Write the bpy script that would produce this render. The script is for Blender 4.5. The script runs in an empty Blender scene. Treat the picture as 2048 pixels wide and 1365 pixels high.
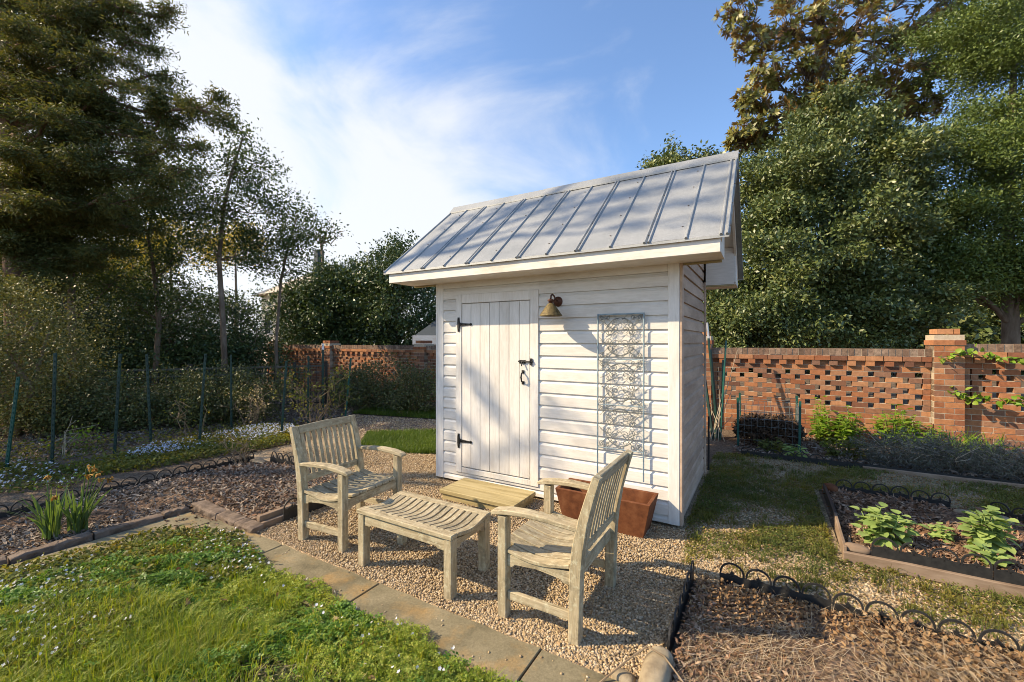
import bpy, math, random
import numpy as np
from mathutils import Vector, Matrix

scene = bpy.context.scene
COL = scene.collection
R = math.radians

# ------------------------------------------------------------------ camera
cam = bpy.data.cameras.new("camera")
cam.sensor_width = 36.0
cam.lens = 15.03
cam.clip_start = 0.05
cam.clip_end = 600
cam_ob = bpy.data.objects.new("camera", cam)
COL.objects.link(cam_ob)
cam_ob.location = (0, 0, 1.5)
cam_ob.rotation_euler = (R(90), 0, 0)
scene.camera = cam_ob

# ------------------------------------------------------------------ light
SUN_EL, SUN_AZ = R(35), R(1.5)          # light travels towards +X, slightly +Y
sun = bpy.data.lights.new("sun", 'SUN')
sun.energy = 5.0
sun.angle = R(0.55)
sun.color = (1.0, 0.81, 0.555)
sun_ob = bpy.data.objects.new("sun", sun)
COL.objects.link(sun_ob)
LD = Vector((math.cos(SUN_EL) * math.cos(SUN_AZ), math.cos(SUN_EL) * math.sin(SUN_AZ), -math.sin(SUN_EL)))
sun_ob.rotation_euler = LD.to_track_quat('-Z', 'Y').to_euler()
sun_ob.location = (-8, 3, 9)

world = bpy.data.worlds.new("World")
scene.world = world
world.use_nodes = True
wt = world.node_tree
for n in list(wt.nodes):
    wt.nodes.remove(n)
wo = wt.nodes.new('ShaderNodeOutputWorld')
bg = wt.nodes.new('ShaderNodeBackground')
bg.inputs['Strength'].default_value = 0.112
sky = wt.nodes.new('ShaderNodeTexSky')
sky.sky_type = 'NISHITA'
sky.sun_disc = False
sky.sun_elevation = SUN_EL
sky.sun_rotation = R(-90)
sky.air_density = 1.0
sky.dust_density = 1.0
sky.ozone_density = 1.6
tc = wt.nodes.new('ShaderNodeTexCoord')
mp = wt.nodes.new('ShaderNodeMapping')
mp.inputs['Scale'].default_value = (1.5, 1.5, 2.6)
mp.inputs['Rotation'].default_value = (0.0, R(24), 0.3)
nz = wt.nodes.new('ShaderNodeTexNoise')
nz.inputs['Scale'].default_value = 1.35
nz.inputs['Detail'].default_value = 9
nz.inputs['Roughness'].default_value = 0.55
nz.inputs['Distortion'].default_value = 0.5
wt.links.new(tc.outputs['Generated'], mp.inputs['Vector'])
wt.links.new(mp.outputs['Vector'], nz.inputs['Vector'])
dotn = wt.nodes.new('ShaderNodeVectorMath')
dotn.operation = 'DOT_PRODUCT'
dotn.inputs[1].default_value = (-0.42, 0.22, -0.30)     # more cloud to the left and low down
wt.links.new(tc.outputs['Generated'], dotn.inputs[0])
addn = wt.nodes.new('ShaderNodeMath')
addn.operation = 'ADD'
wt.links.new(nz.outputs['Fac'], addn.inputs[0])
wt.links.new(dotn.outputs['Value'], addn.inputs[1])
cr = wt.nodes.new('ShaderNodeValToRGB')
cr.color_ramp.interpolation = 'EASE'
cr.color_ramp.elements[0].position = 0.47
cr.color_ramp.elements[0].color = (0, 0, 0, 1)
cr.color_ramp.elements[1].position = 0.80
cr.color_ramp.elements[1].color = (0.9, 0.9, 0.9, 1)
wt.links.new(addn.outputs[0], cr.inputs['Fac'])
mixc = wt.nodes.new('ShaderNodeMixRGB')
mixc.inputs['Color2'].default_value = (5.5, 5.6, 5.75, 1)
gain = wt.nodes.new('ShaderNodeMixRGB')
gain.blend_type = 'MULTIPLY'
gain.inputs['Fac'].default_value = 1
gain.inputs['Color2'].default_value = (1.22, 1.36, 1.52, 1)
wt.links.new(sky.outputs['Color'], gain.inputs['Color1'])
wt.links.new(gain.outputs['Color'], mixc.inputs['Color1'])
wt.links.new(cr.outputs['Color'], mixc.inputs['Fac'])
wt.links.new(mixc.outputs['Color'], bg.inputs['Color'])
wt.links.new(bg.outputs['Background'], wo.inputs['Surface'])

scene.view_settings.view_transform = 'Standard'
scene.view_settings.look = 'None'
scene.view_settings.exposure = 0.70
scene.view_settings.gamma = 1.0
scene.cycles.max_bounces = 6
scene.cycles.diffuse_bounces = 3
scene.cycles.glossy_bounces = 2
scene.cycles.transmission_bounces = 3
scene.cycles.use_adaptive_sampling = False
scene.cycles.adaptive_threshold = 0.02
scene.cycles.use_denoising = True
scene.cycles.filter_width = 0.95

# ------------------------------------------------------------------ the garden's own axes
TH = R(-30.4)                                   # shed, beds, wall and furniture share one direction
UX, UY = math.cos(TH), math.sin(TH)             # s: along the shed front towards the right
VX, VY = -UY, UX                                # t: away from the camera, square to it


def W(s, t, z=0.0):
    return Vector((s * UX + t * VX, s * UY + t * VY, z))


def Wn(s, t, z):
    return np.stack([s * UX + t * VX, s * UY + t * VY, z], -1)


def P(px, py, Y):
    """A point Y metres in front of where the photographer stood, by its direction."""
    return Vector(((px - 1024) / 855 * Y, Y, 1.5 - (py - 682.5) / 855 * Y))


def S(px, t):
    r = (px - 1024) / 855
    return (r * UX + UY) * t / (UX - UY * r)


# ------------------------------------------------------------------ objects and tags
def tag(o, label=None, cat=None, group=None, kind=None):
    if label: o['label'] = label
    if cat: o['category'] = cat
    if group: o['group'] = group
    if kind: o['kind'] = kind
    return o


def empty(name, loc=(0, 0, 0), rz=0.0, label=None, cat=None, group=None):
    o = bpy.data.objects.new(name, None)
    o.empty_display_size = 0.1
    COL.objects.link(o)
    o.location = loc
    o.rotation_euler = (0, 0, rz)
    return tag(o, label, cat, group)


def copy_tree(o, parent=None):
    c = o.copy()
    COL.objects.link(c)
    c.parent = parent
    for ch in list(o.children):
        copy_tree(ch, c)
    return c


def link_mesh(name, me, mat, parent):
    o = bpy.data.objects.new(name, me)
    COL.objects.link(o)
    if mat: me.materials.append(mat)
    if parent: o.parent = parent
    return o


class MB:
    """Collects faces that are linked as one mesh object."""
    def __init__(self):
        self.v, self.f = [], []

    def add(self, vs, fs):
        n = len(self.v)
        self.v += [tuple(p) for p in vs]
        self.f += [tuple(i + n for i in f) for f in fs]
        return self

    def box(self, lo, hi):
        x0, y0, z0 = lo
        x1, y1, z1 = hi
        return self.add([(x0, y0, z0), (x1, y0, z0), (x1, y1, z0), (x0, y1, z0), (x0, y0, z1), (x1, y0, z1), (x1, y1, z1), (x0, y1, z1)],
                        [(0, 3, 2, 1), (4, 5, 6, 7), (0, 1, 5, 4), (1, 2, 6, 5), (2, 3, 7, 6), (3, 0, 4, 7)])

    def bar(self, p0, p1, w, h, up=(0, 0, 1)):
        p0, p1 = Vector(p0), Vector(p1)
        d = (p1 - p0).normalized()
        s = d.cross(Vector(up)).normalized()
        n = s.cross(d)
        vs = [p + s * a * w / 2 + n * b * h / 2 for p in (p0, p1) for a, b in ((-1, -1), (1, -1), (1, 1), (-1, 1))]
        return self.add(vs, [(0, 1, 2, 3), (7, 6, 5, 4), (0, 4, 5, 1), (1, 5, 6, 2), (2, 6, 7, 3), (3, 7, 4, 0)])

    def sweep(self, pts, w, h, side):
        """A rectangular section swept along a path; side is constant."""
        side = Vector(side).normalized()
        n = len(pts)
        vs = []
        for i, p in enumerate(pts):
            p = Vector(p)
            d = (Vector(pts[min(i + 1, n - 1)]) - Vector(pts[max(i - 1, 0)])).normalized()
            nn = side.cross(d).normalized()
            ww = w[i] if isinstance(w, (list, tuple)) else w
            hh = h[i] if isinstance(h, (list, tuple)) else h
            vs += [p + side * a * ww / 2 + nn * b * hh / 2 for a, b in ((-1, -1), (1, -1), (1, 1), (-1, 1))]
        fs = [(0, 1, 2, 3), tuple(4 * (n - 1) + k for k in (3, 2, 1, 0))]
        for i in range(n - 1):
            a = 4 * i
            for k in range(4):
                k2 = (k + 1) % 4
                fs.append((a + k, a + 4 + k, a + 4 + k2, a + k2))
        return self.add(vs, fs)

    def tube(self, pts, r, n=6, closed=False):
        pts = [Vector(p) for p in pts]
        m = len(pts)
        rr = r if isinstance(r, (list, tuple)) else [r] * m
        vs = []
        prev = None
        for i, p in enumerate(pts):
            if closed:
                d = pts[(i + 1) % m] - pts[(i - 1) % m]
            else:
                d = pts[min(i + 1, m - 1)] - pts[max(i - 1, 0)]
            if d.length < 1e-9: d = Vector((0, 0, 1))
            d.normalize()
            if prev is None:
                a = Vector((0, 0, 1)) if abs(d.z) < 0.9 else Vector((1, 0, 0))
                x = d.cross(a).normalized()
            else:
                x = (prev - d * prev.dot(d))
                if x.length < 1e-6: x = d.orthogonal()
                x.normalize()
            prev = x
            y = d.cross(x)
            for k in range(n):
                t = 2 * math.pi * k / n
                vs.append(p + (x * math.cos(t) + y * math.sin(t)) * rr[i])
        fs = []
        for i in range(m if closed else m - 1):
            a, b = i * n, ((i + 1) % m) * n
            for k in range(n):
                k2 = (k + 1) % n
                fs.append((a + k, a + k2, b + k2, b + k))
        if not closed:
            fs += [tuple(range(n))[::-1], tuple(range((m - 1) * n, m * n))]
        return self.add(vs, fs)

    def lathe(self, prof, n=24, c=(0, 0, 0), axis='z'):
        vs = []
        for r, h in prof:
            for k in range(n):
                t = 2 * math.pi * k / n
                a, b = r * math.cos(t), r * math.sin(t)
                q = (a, b, h) if axis == 'z' else (a, h, b)
                vs.append((c[0] + q[0], c[1] + q[1], c[2] + q[2]))
        fs = []
        for i in range(len(prof) - 1):
            for k in range(n):
                k2 = (k + 1) % n
                fs.append((i * n + k, i * n + k2, (i + 1) * n + k2, (i + 1) * n + k))
        return self.add(vs, fs)

    def prism(self, poly, d0, d1, fn):
        """poly in 2D, extruded d0..d1; fn(a, b, d) gives the point."""
        n = len(poly)
        vs = [fn(a, b, d0) for a, b in poly] + [fn(a, b, d1) for a, b in poly]
        fs = [tuple(range(n))[::-1], tuple(range(n, 2 * n))]
        for k in range(n):
            k2 = (k + 1) % n
            fs.append((k, k2, n + k2, n + k))
        return self.add(vs, fs)

    def build(self, name, mat, parent=None, smooth=False, bevel=0.0, seg=1):
        me = bpy.data.meshes.new(name)
        me.from_pydata(self.v, [], self.f)
        import bmesh
        bm = bmesh.new()
        bm.from_mesh(me)
        bmesh.ops.recalc_face_normals(bm, faces=bm.faces[:])
        bm.to_mesh(me)
        bm.free()
        if smooth:
            me.polygons.foreach_set('use_smooth', [True] * len(me.polygons))
        o = link_mesh(name, me, mat, parent)
        if bevel:
            b = o.modifiers.new('bevel', 'BEVEL')
            b.width = bevel
            b.segments = seg
            b.limit_method = 'ANGLE'
        return o


def np_mesh(name, V, F, mat, parent=None, smooth=False):
    """V (n,3), F (m,k) with k = 3 or 4."""
    V = np.ascontiguousarray(V, dtype=np.float32)
    F = np.ascontiguousarray(F, dtype=np.int32)
    me = bpy.data.meshes.new(name)
    k = F.shape[1]
    me.vertices.add(len(V))
    me.vertices.foreach_set('co', V.ravel())
    me.loops.add(F.size)
    me.loops.foreach_set('vertex_index', F.ravel())
    me.polygons.add(len(F))
    me.polygons.foreach_set('loop_start', np.arange(0, F.size, k, dtype=np.int32))
    me.polygons.foreach_set('loop_total', np.full(len(F), k, dtype=np.int32))
    if smooth:
        me.polygons.foreach_set('use_smooth', np.ones(len(F), dtype=bool))
    me.update(calc_edges=True)
    return link_mesh(name, me, mat, parent)


def unit(a):
    return a / np.maximum(np.linalg.norm(a, axis=-1, keepdims=True), 1e-9)


def leaf_mesh(pos, d, nrm, L, Wd, fold=0.2):
    """One folded diamond per leaf."""
    d = unit(d)
    s = unit(np.cross(d, nrm))
    n = np.cross(s, d)
    L = L[:, None]
    Wd = Wd[:, None]
    a = pos
    b = pos + d * L * .45 + s * Wd * .5 + n * Wd * fold
    c = pos + d * L
    e = pos + d * L * .45 - s * Wd * .5 + n * Wd * fold
    V = np.stack([a, b, c, e], 1).reshape(-1, 3)
    F = np.arange(len(pos) * 4).reshape(-1, 4)
    return V, F


def merge(parts):
    Vs, Fs, n = [], [], 0
    for V, F in parts:
        Vs.append(V)
        Fs.append(F + n)
        n += len(V)
    return np.concatenate(Vs), np.concatenate(Fs)


def cloud(rs, cent, k, sig, L, Wd, up=0.3, out=None, outw=0.6, droop=0.0, fold=0.2):
    """k leaves scattered round every clump centre."""
    m = len(cent) * k
    pos = np.repeat(cent, k, 0) + rs.normal(size=(m, 3)) * np.asarray(sig)
    d = unit(rs.normal(size=(m, 3)))
    if out is not None:
        d = d + np.repeat(out, k, 0) * outw
    d[:, 2] -= droop
    nrm = unit(rs.normal(size=(m, 3))) * 0.8
    nrm[:, 2] += up
    if out is not None:
        nrm = nrm + np.repeat(out, k, 0) * 0.35
    LL = L * rs.uniform(.65, 1.25, m)
    return leaf_mesh(pos, d, nrm, LL, Wd * LL / L, fold)


def tiers(rs, p, d, sub, s):
    """Gathers clumps round fewer centres so that sprays and gaps form."""
    n = len(p)
    m = max(1, n // sub)
    j = rs.randint(0, m, n)
    off = rs.normal(size=(n, 3)) * np.asarray(s)
    q = p[j] + off + d[j] * np.abs(rs.normal(size=(n, 1))) * s[0] * .5
    return q, unit(d[j] + off * 1.2)


def shell(rs, c, r, n, inner=0.5, lump=0.22):
    """Clump centres through the outer part of a lumpy ellipsoid; returns centres and outward directions."""
    d = unit(rs.normal(size=(n, 3)))
    ks = rs.normal(size=(5, 3)) * 2.2
    ph = rs.uniform(0, 6.28, 5)
    w = sum(np.sin(d @ ks[i] + ph[i]) for i in range(5)) / 5 * 1.6
    rad = inner + (1 - inner) * rs.uniform(0, 1, n) ** 0.6
    p = np.asarray(c) + d * np.asarray(r) * (rad * (1 + lump * w))[:, None]
    return p, d

# ------------------------------------------------------------------ materials
def nodes_of(name):
    m = bpy.data.materials.new(name)
    m.use_nodes = True
    nt = m.node_tree
    b = nt.nodes['Principled BSDF']
    return m, nt, b


def ramp(nt, src, stops, interp='LINEAR'):
    r = nt.nodes.new('ShaderNodeValToRGB')
    r.color_ramp.interpolation = interp
    el = r.color_ramp.elements
    while len(el) > 1: el.remove(el[-1])
    for i, (p, c) in enumerate(stops):
        e = el[0] if i == 0 else el.new(p)
        e.position = p
        e.color = (*c, 1) if len(c) == 3 else c
    nt.links.new(src, r.inputs['Fac'])
    return r.outputs['Color']


def noise(nt, scale=5, detail=6, rough=0.6, stretch=(1, 1, 1), coord='Object', dist=0.0):
    t = nt.nodes.new('ShaderNodeTexCoord')
    mpn = nt.nodes.new('ShaderNodeMapping')
    mpn.inputs['Scale'].default_value = stretch
    n = nt.nodes.new('ShaderNodeTexNoise')
    n.inputs['Scale'].default_value = scale
    n.inputs['Detail'].default_value = detail
    n.inputs['Roughness'].default_value = rough
    n.inputs['Distortion'].default_value = dist
    nt.links.new(t.outputs[coord], mpn.inputs['Vector'])
    nt.links.new(mpn.outputs['Vector'], n.inputs['Vector'])
    return n.outputs['Fac']


def mixrgb(nt, fac, a, b, mode='MIX'):
    n = nt.nodes.new('ShaderNodeMixRGB')
    n.blend_type = mode
    for key, val in (('Fac', fac), ('Color1', a), ('Color2', b)):
        if hasattr(val, 'is_linked') or hasattr(val, 'links'):
            nt.links.new(val, n.inputs[key])
        elif key == 'Fac':
            n.inputs[key].default_value = val
        else:
            n.inputs[key].default_value = (*val, 1)
    return n.outputs['Color']


def bump(nt, b, src, strength=0.3, dist=0.01):
    n = nt.nodes.new('ShaderNodeBump')
    n.inputs['Strength'].default_value = strength
    n.inputs['Distance'].default_value = dist
    nt.links.new(src, n.inputs['Height'])
    nt.links.new(n.outputs['Normal'], b.inputs['Normal'])


def island(nt):
    return nt.nodes.new('ShaderNodeNewGeometry').outputs['Random Per Island']


def simple(name, cols, scale=8, stretch=(1, 1, 1), rough=0.6, metal=0.0, bumps=None, spec=0.4, detail=6, lo=0.3, hi=0.7):
    m, nt, b = nodes_of(name)
    f = noise(nt, scale, detail, .6, stretch)
    k = len(cols)
    nt.links.new(ramp(nt, f, [(lo + (hi - lo) * i / max(1, k - 1), c) for i, c in enumerate(cols)]), b.inputs['Base Color'])
    b.inputs['Roughness'].default_value = rough
    b.inputs['Metallic'].default_value = metal
    b.inputs['Specular IOR Level'].default_value = spec
    if bumps:
        s2, st, ds = bumps
        bump(nt, b, noise(nt, s2, 5, .65, stretch), st, ds)
    return m


def leafmat(name, cols, rough=0.45, trans=0.25, spec=0.4, back=None, tint=None, patch=None):
    """Leaves: a colour for every leaf, some light let through."""
    m, nt, b = nodes_of(name)
    isl = island(nt)
    k = len(cols)
    c = ramp(nt, isl, [(i / max(1, k - 1), q) for i, q in enumerate(cols)])
    big = noise(nt, 1.3, 3, .5)
    c = mixrgb(nt, 1.0, c, ramp(nt, big, [(.3, (.75, .8, .8)), (.7, (1.2, 1.15, 1.0))]), 'MULTIPLY')
    if patch:
        pf = noise(nt, patch[0], 5, .6)
        c = mixrgb(nt, ramp(nt, pf, [(.42, (0, 0, 0)), (.62, (.8, .8, .8))]), c, mixrgb(nt, 1.0, c, patch[1], 'MULTIPLY'))
    if back:
        g = nt.nodes.new('ShaderNodeNewGeometry')
        c = mixrgb(nt, g.outputs['Backfacing'], c, back)
    nt.links.new(c, b.inputs['Base Color'])
    b.inputs['Roughness'].default_value = rough
    b.inputs['Specular IOR Level'].default_value = spec
    if trans:
        tr = nt.nodes.new('ShaderNodeBsdfTranslucent')
        tcol = mixrgb(nt, 1.0, c, tint or (1.5, 1.35, .5), 'MULTIPLY')
        nt.links.new(tcol, tr.inputs['Color'])
        mx = nt.nodes.new('ShaderNodeMixShader')
        mx.inputs['Fac'].default_value = trans
        out = nt.nodes['Material Output']
        nt.links.new(b.outputs['BSDF'], mx.inputs[1])
        nt.links.new(tr.outputs['BSDF'], mx.inputs[2])
        nt.links.new(mx.outputs['Shader'], out.inputs['Surface'])
    return m


def islandmat(name, cols, rough=0.8, spec=0.3, bumps=None, vary=None):
    m, nt, b = nodes_of(name)
    k = len(cols)
    c = ramp(nt, island(nt), [(i / max(1, k - 1), q) for i, q in enumerate(cols)])
    if vary:
        c = mixrgb(nt, 1.0, c, ramp(nt, noise(nt, vary[0], 6, .65), [(.3, (vary[1],) * 3), (.7, (vary[2],) * 3)]), 'MULTIPLY')
    nt.links.new(c, b.inputs['Base Color'])
    b.inputs['Roughness'].default_value = rough
    b.inputs['Specular IOR Level'].default_value = spec
    if bumps:
        bump(nt, b, noise(nt, bumps[0], 5, .65), bumps[1], bumps[2])
    return m


M = {}


def paint(name, base, dirt, amount, stretch, rough=0.55, board=0.0):
    m, nt, b = nodes_of(name)
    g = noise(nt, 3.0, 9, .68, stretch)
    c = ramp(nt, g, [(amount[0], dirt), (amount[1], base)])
    fine = noise(nt, 60, 4, .6, (.15 if stretch[0] < 1 else 1, 1, .15 if stretch[2] < 1 else 1))
    c = mixrgb(nt, 1.0, c, ramp(nt, fine, [(.3, (.90, .89, .87)), (.65, (1.03, 1.03, 1.03))]), 'MULTIPLY')
    if board:
        c = mixrgb(nt, 1.0, c, ramp(nt, island(nt), [(0, (1 - board,) * 3), (1, (1.04,) * 3)]), 'MULTIPLY')
    nt.links.new(c, b.inputs['Base Color'])
    b.inputs['Roughness'].default_value = rough
    bump(nt, b, fine, .10, .001)
    return m


M['white'] = paint('white_paint', (.76, .72, .655), (.60, .54, .46), (.25, .5), (.5, 1, 1.6), board=.08)
M['white_v'] = paint('white_paint_boards', (.76, .725, .67), (.62, .57, .50), (.25, .5), (2.0, 1, .35), board=.06)
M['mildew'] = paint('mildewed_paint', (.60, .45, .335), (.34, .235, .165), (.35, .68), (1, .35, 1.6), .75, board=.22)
M['trim'] = paint('trim_paint', (.76, .71, .64), (.58, .48, .36), (.27, .53), (.5, 1, 1), board=.05)


def roof_mat():
    m, nt, b = nodes_of('galvanised_roof')
    a = noise(nt, 2.2, 8, .7)
    c = ramp(nt, a, [(.3, (.28, .292, .29)), (.55, (.36, .368, .36)), (.75, (.43, .43, .41))])
    f = noise(nt, 120, 3, .6)
    c = mixrgb(nt, 1.0, c, ramp(nt, f, [(.3, (.70, .70, .70)), (.7, (1.18, 1.18, 1.18))]), 'MULTIPLY')
    nt.links.new(c, b.inputs['Base Color'])
    b.inputs['Metallic'].default_value = .25
    b.inputs['Roughness'].default_value = .55
    bump(nt, b, noise(nt, 5, 4, .5), .12, .01)
    return m


M['roof'] = roof_mat()
M['screw'] = simple('screw_heads', [(.10, .08, .07), (.16, .12, .10)], rough=.6)


def teak(name, cols, grain):
    """Weathered teak with grain along the axis whose stretch is small."""
    m, nt, b = nodes_of(name)
    g = noise(nt, 46, 7, .72, grain, dist=.5)
    c = ramp(nt, g, [(.28, cols[0]), (.48, cols[1]), (.7, cols[2])])
    lich = noise(nt, 26, 8, .75)
    c = mixrgb(nt, ramp(nt, lich, [(.52, (0, 0, 0)), (.62, (.8, .8, .8))]), c, (.48, .45, .32))
    dark = noise(nt, 9, 7, .7)
    c = mixrgb(nt, ramp(nt, dark, [(.34, (.8, .8, .8)), (.47, (0, 0, 0))]), c, (.19, .165, .11))
    c = mixrgb(nt, 1.0, c, ramp(nt, island(nt), [(0, (.78, .79, .80)), (.5, (1.0, 1.0, 1.0)), (1, (1.1, 1.08, 1.03))]), 'MULTIPLY')
    nt.links.new(c, b.inputs['Base Color'])
    b.inputs['Roughness'].default_value = .85
    b.inputs['Specular IOR Level'].default_value = .2
    bump(nt, b, g, .8, .005)
    return m


TK = [(.15, .118, .07), (.35, .292, .19), (.50, .43, .30)]
M['teak_x'] = teak('teak_grain_along', TK, (.10, 1, 1))
M['teak_y'] = teak('teak_grain_across', TK, (1, .10, 1))
M['teak_z'] = teak('teak_grain_upright', TK, (1, 1, .10))
M['pine'] = simple('treated_pine', [(.24, .185, .075), (.385, .31, .15), (.47, .39, .21)], 20, (.08, 1, 1), .75, bumps=(40, .2, .003))
M['rust'] = simple('weathering_steel', [(.085, .030, .013), (.145, .052, .021), (.195, .08, .035)], 14, rough=.85, bumps=(160, .35, .002), spec=.2)
M['timber'] = simple('edging_timber', [(.13, .085, .055), (.24, .17, .115), (.33, .25, .18)], 12, (.25, .25, 1), .85, bumps=(60, .4, .004), spec=.2)
M['black'] = simple('black_plastic', [(.012, .012, .012), (.030, .029, .027)], 30, rough=.55, bumps=(250, .25, .001))
M['iron'] = simple('black_iron', [(.008, .008, .008), (.02, .018, .016)], 30, rough=.5)
M['green_post'] = simple('green_enamel', [(.006, .024, .020), (.010, .050, .040)], 8, rough=.5)
M['green_stake'] = simple('green_coating', [(.008, .060, .045), (.012, .105, .080)], 10, rough=.45)
M['steel'] = simple('bare_steel', [(.35, .36, .38), (.55, .56, .58)], 10, rough=.45, metal=.5)
M['cane'] = simple('dry_cane', [(.30, .24, .15), (.48, .41, .30)], 20, (1, 1, .2), .7)
M['verdigris'] = simple('blue_painted_iron', [(.13, .185, .215), (.22, .30, .34), (.32, .39, .42)], 30, rough=.6)
M['wire'] = simple('thin_grey_wire', [(.10, .115, .11), (.20, .215, .21)], 40, rough=.6)
M['brass'] = simple('antique_brass', [(.055, .042, .018), (.135, .10, .042), (.22, .17, .075)], 60, rough=.65, metal=.3, bumps=(220, .6, .003), lo=.35, hi=.62)
M['bronze'] = simple('dark_bronze', [(.055, .022, .014), (.12, .05, .03)], 30, rough=.5, metal=.4)
M['white_tip'] = simple('white_plastic', [(.7, .7, .72), (.8, .8, .8)], rough=.5)

BR = [(.28, .108, .052), (.38, .158, .072), (.44, .20, .092), (.32, .122, .058), (.155, .075, .05), (.40, .19, .098), (.46, .225, .11), (.225, .125, .085), (.34, .138, .066)]
M['brick'] = islandmat('garden_brick', BR, .9, .2, (140, .4, .003), (22, .72, 1.15))
M['coping'] = islandmat('weathered_coping_brick', [(.14, .095, .07), (.22, .14, .10), (.30, .22, .165), (.18, .12, .085)], .95, .15, (110, .5, .003), (30, .55, 1.35))
M['mortar'] = simple('lime_mortar', [(.40, .33, .235), (.54, .46, .35)], 40, rough=.95, bumps=(160, .4, .003), spec=.15)
M['paver_brick'] = simple('old_edging_brick', [(.085, .062, .045), (.165, .122, .09), (.225, .175, .135)], 14, rough=.9, bumps=(60, .8, .006), spec=.2)
M['stone'] = simple('field_stone', [(.17, .13, .085), (.29, .235, .155), (.38, .32, .225)], 9, rough=.85, bumps=(50, .6, .006), spec=.2)


def flag_mat():
    m, nt, b = nodes_of('flagstone_slab')
    a = noise(nt, 3.5, 9, .68)
    c = ramp(nt, a, [(.30, (.13, .112, .068)), (.5, (.22, .188, .115)), (.7, (.30, .255, .16))])
    o = noise(nt, 2.4, 7, .65)
    c = mixrgb(nt, ramp(nt, o, [(.52, (0, 0, 0)), (.68, (.75, .75, .75))]), c, (.40, .235, .075))
    sp = noise(nt, 90, 4, .7)
    c = mixrgb(nt, 1.0, c, ramp(nt, sp, [(.3, (.72, .72, .72)), (.7, (1.12, 1.12, 1.12))]), 'MULTIPLY')
    nt.links.new(c, b.inputs['Base Color'])
    b.inputs['Roughness'].default_value = .85
    b.inputs['Specular IOR Level'].default_value = .2
    bump(nt, b, noise(nt, 28, 8, .7), .5, .006)
    return m


M['flag'] = flag_mat()


def earth(name, cols, scale, fine, gran, b_d=.012):
    """Loose ground: blotches, then single grains from a cell pattern."""
    m, nt, b = nodes_of(name)
    k = len(cols)
    c = ramp(nt, noise(nt, scale, 9, .7), [(.3 + .4 * i / (k - 1), q) for i, q in enumerate(cols)])
    t = nt.nodes.new('ShaderNodeTexCoord')
    v = nt.nodes.new('ShaderNodeTexVoronoi')
    v.inputs['Scale'].default_value = gran
    nt.links.new(t.outputs['Object'], v.inputs['Vector'])
    bw = nt.nodes.new('ShaderNodeRGBToBW')
    nt.links.new(v.outputs['Color'], bw.inputs['Color'])
    c = mixrgb(nt, 1.0, c, ramp(nt, bw.outputs['Val'], [(.15, (fine[0],) * 3), (.85, (fine[1],) * 3)]), 'MULTIPLY')
    nt.links.new(c, b.inputs['Base Color'])
    b.inputs['Roughness'].default_value = .95
    b.inputs['Specular IOR Level'].default_value = .15
    inv = nt.nodes.new('ShaderNodeMath')
    inv.operation = 'SUBTRACT'
    inv.inputs[0].default_value = 1
    nt.links.new(v.outputs['Distance'], inv.inputs[1])
    bump(nt, b, inv.outputs[0], .8, b_d)
    return m


M['soil'] = earth('garden_soil', [(.085, .06, .04), (.15, .11, .075), (.20, .155, .11)], 2.5, (.6, 1.25), 55)
M['gravel_ground'] = earth('gravel_bed', [(.30, .21, .125), (.42, .31, .19), (.50, .385, .25)], 2.0, (.55, 1.25), 75, .014)
M['mulch_ground'] = earth('mulch_bed', [(.07, .042, .026), (.14, .088, .055), (.22, .15, .10)], 3.0, (.5, 1.4), 45, .015)
M['turf_ground'] = earth('lawn_soil', [(.045, .05, .018), (.07, .08, .025), (.12, .11, .05)], 3.0, (.6, 1.3), 60)
M['weedy_ground'] = earth('weedy_gravel', [(.11, .12, .05), (.27, .215, .13), (.36, .29, .19)], 1.6, (.55, 1.3), 65)
M['pebble'] = islandmat('pea_gravel', [(.24, .165, .09), (.40, .295, .17), (.50, .38, .24), (.58, .475, .33), (.33, .245, .145), (.46, .335, .175), (.19, .14, .09)], .8, .3, None, (90, .7, 1.15))
M['chip'] = islandmat('bark_chips', [(.09, .052, .032), (.19, .105, .06), (.30, .17, .10), (.14, .10, .075), (.40, .29, .20), (.24, .13, .07)], .9, .2)
M['chip_grey'] = islandmat('grey_wood_chips', [(.10, .075, .055), (.20, .16, .125), (.30, .245, .19), (.15, .115, .085), (.38, .33, .27), (.24, .165, .11)], .9, .2)
M['dry_leaf'] = leafmat('dry_oak_leaves', [(.15, .08, .038), (.26, .155, .08), (.36, .24, .135), (.20, .105, .05), (.42, .31, .20), (.30, .18, .09)], .75, .15, .2, tint=(1.2, 1.0, .7))
M['straw'] = islandmat('pale_straw', [(.24, .165, .09), (.36, .275, .17), (.46, .38, .265), (.30, .21, .12)], .8, .2)

M['bark'] = simple('grey_brown_bark', [(.08, .055, .04), (.17, .13, .095), (.26, .21, .16)], 9, (1, 1, .25), .95, bumps=(22, .8, .02), spec=.15)
M['bark_red'] = simple('cedar_bark', [(.10, .055, .035), (.19, .12, .08), (.27, .20, .145)], 9, (1, 1, .2), .95, bumps=(18, .9, .025), spec=.15)
M['twig'] = simple('bare_twigs', [(.16, .115, .07), (.30, .225, .145)], 20, rough=.9, spec=.2)

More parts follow.
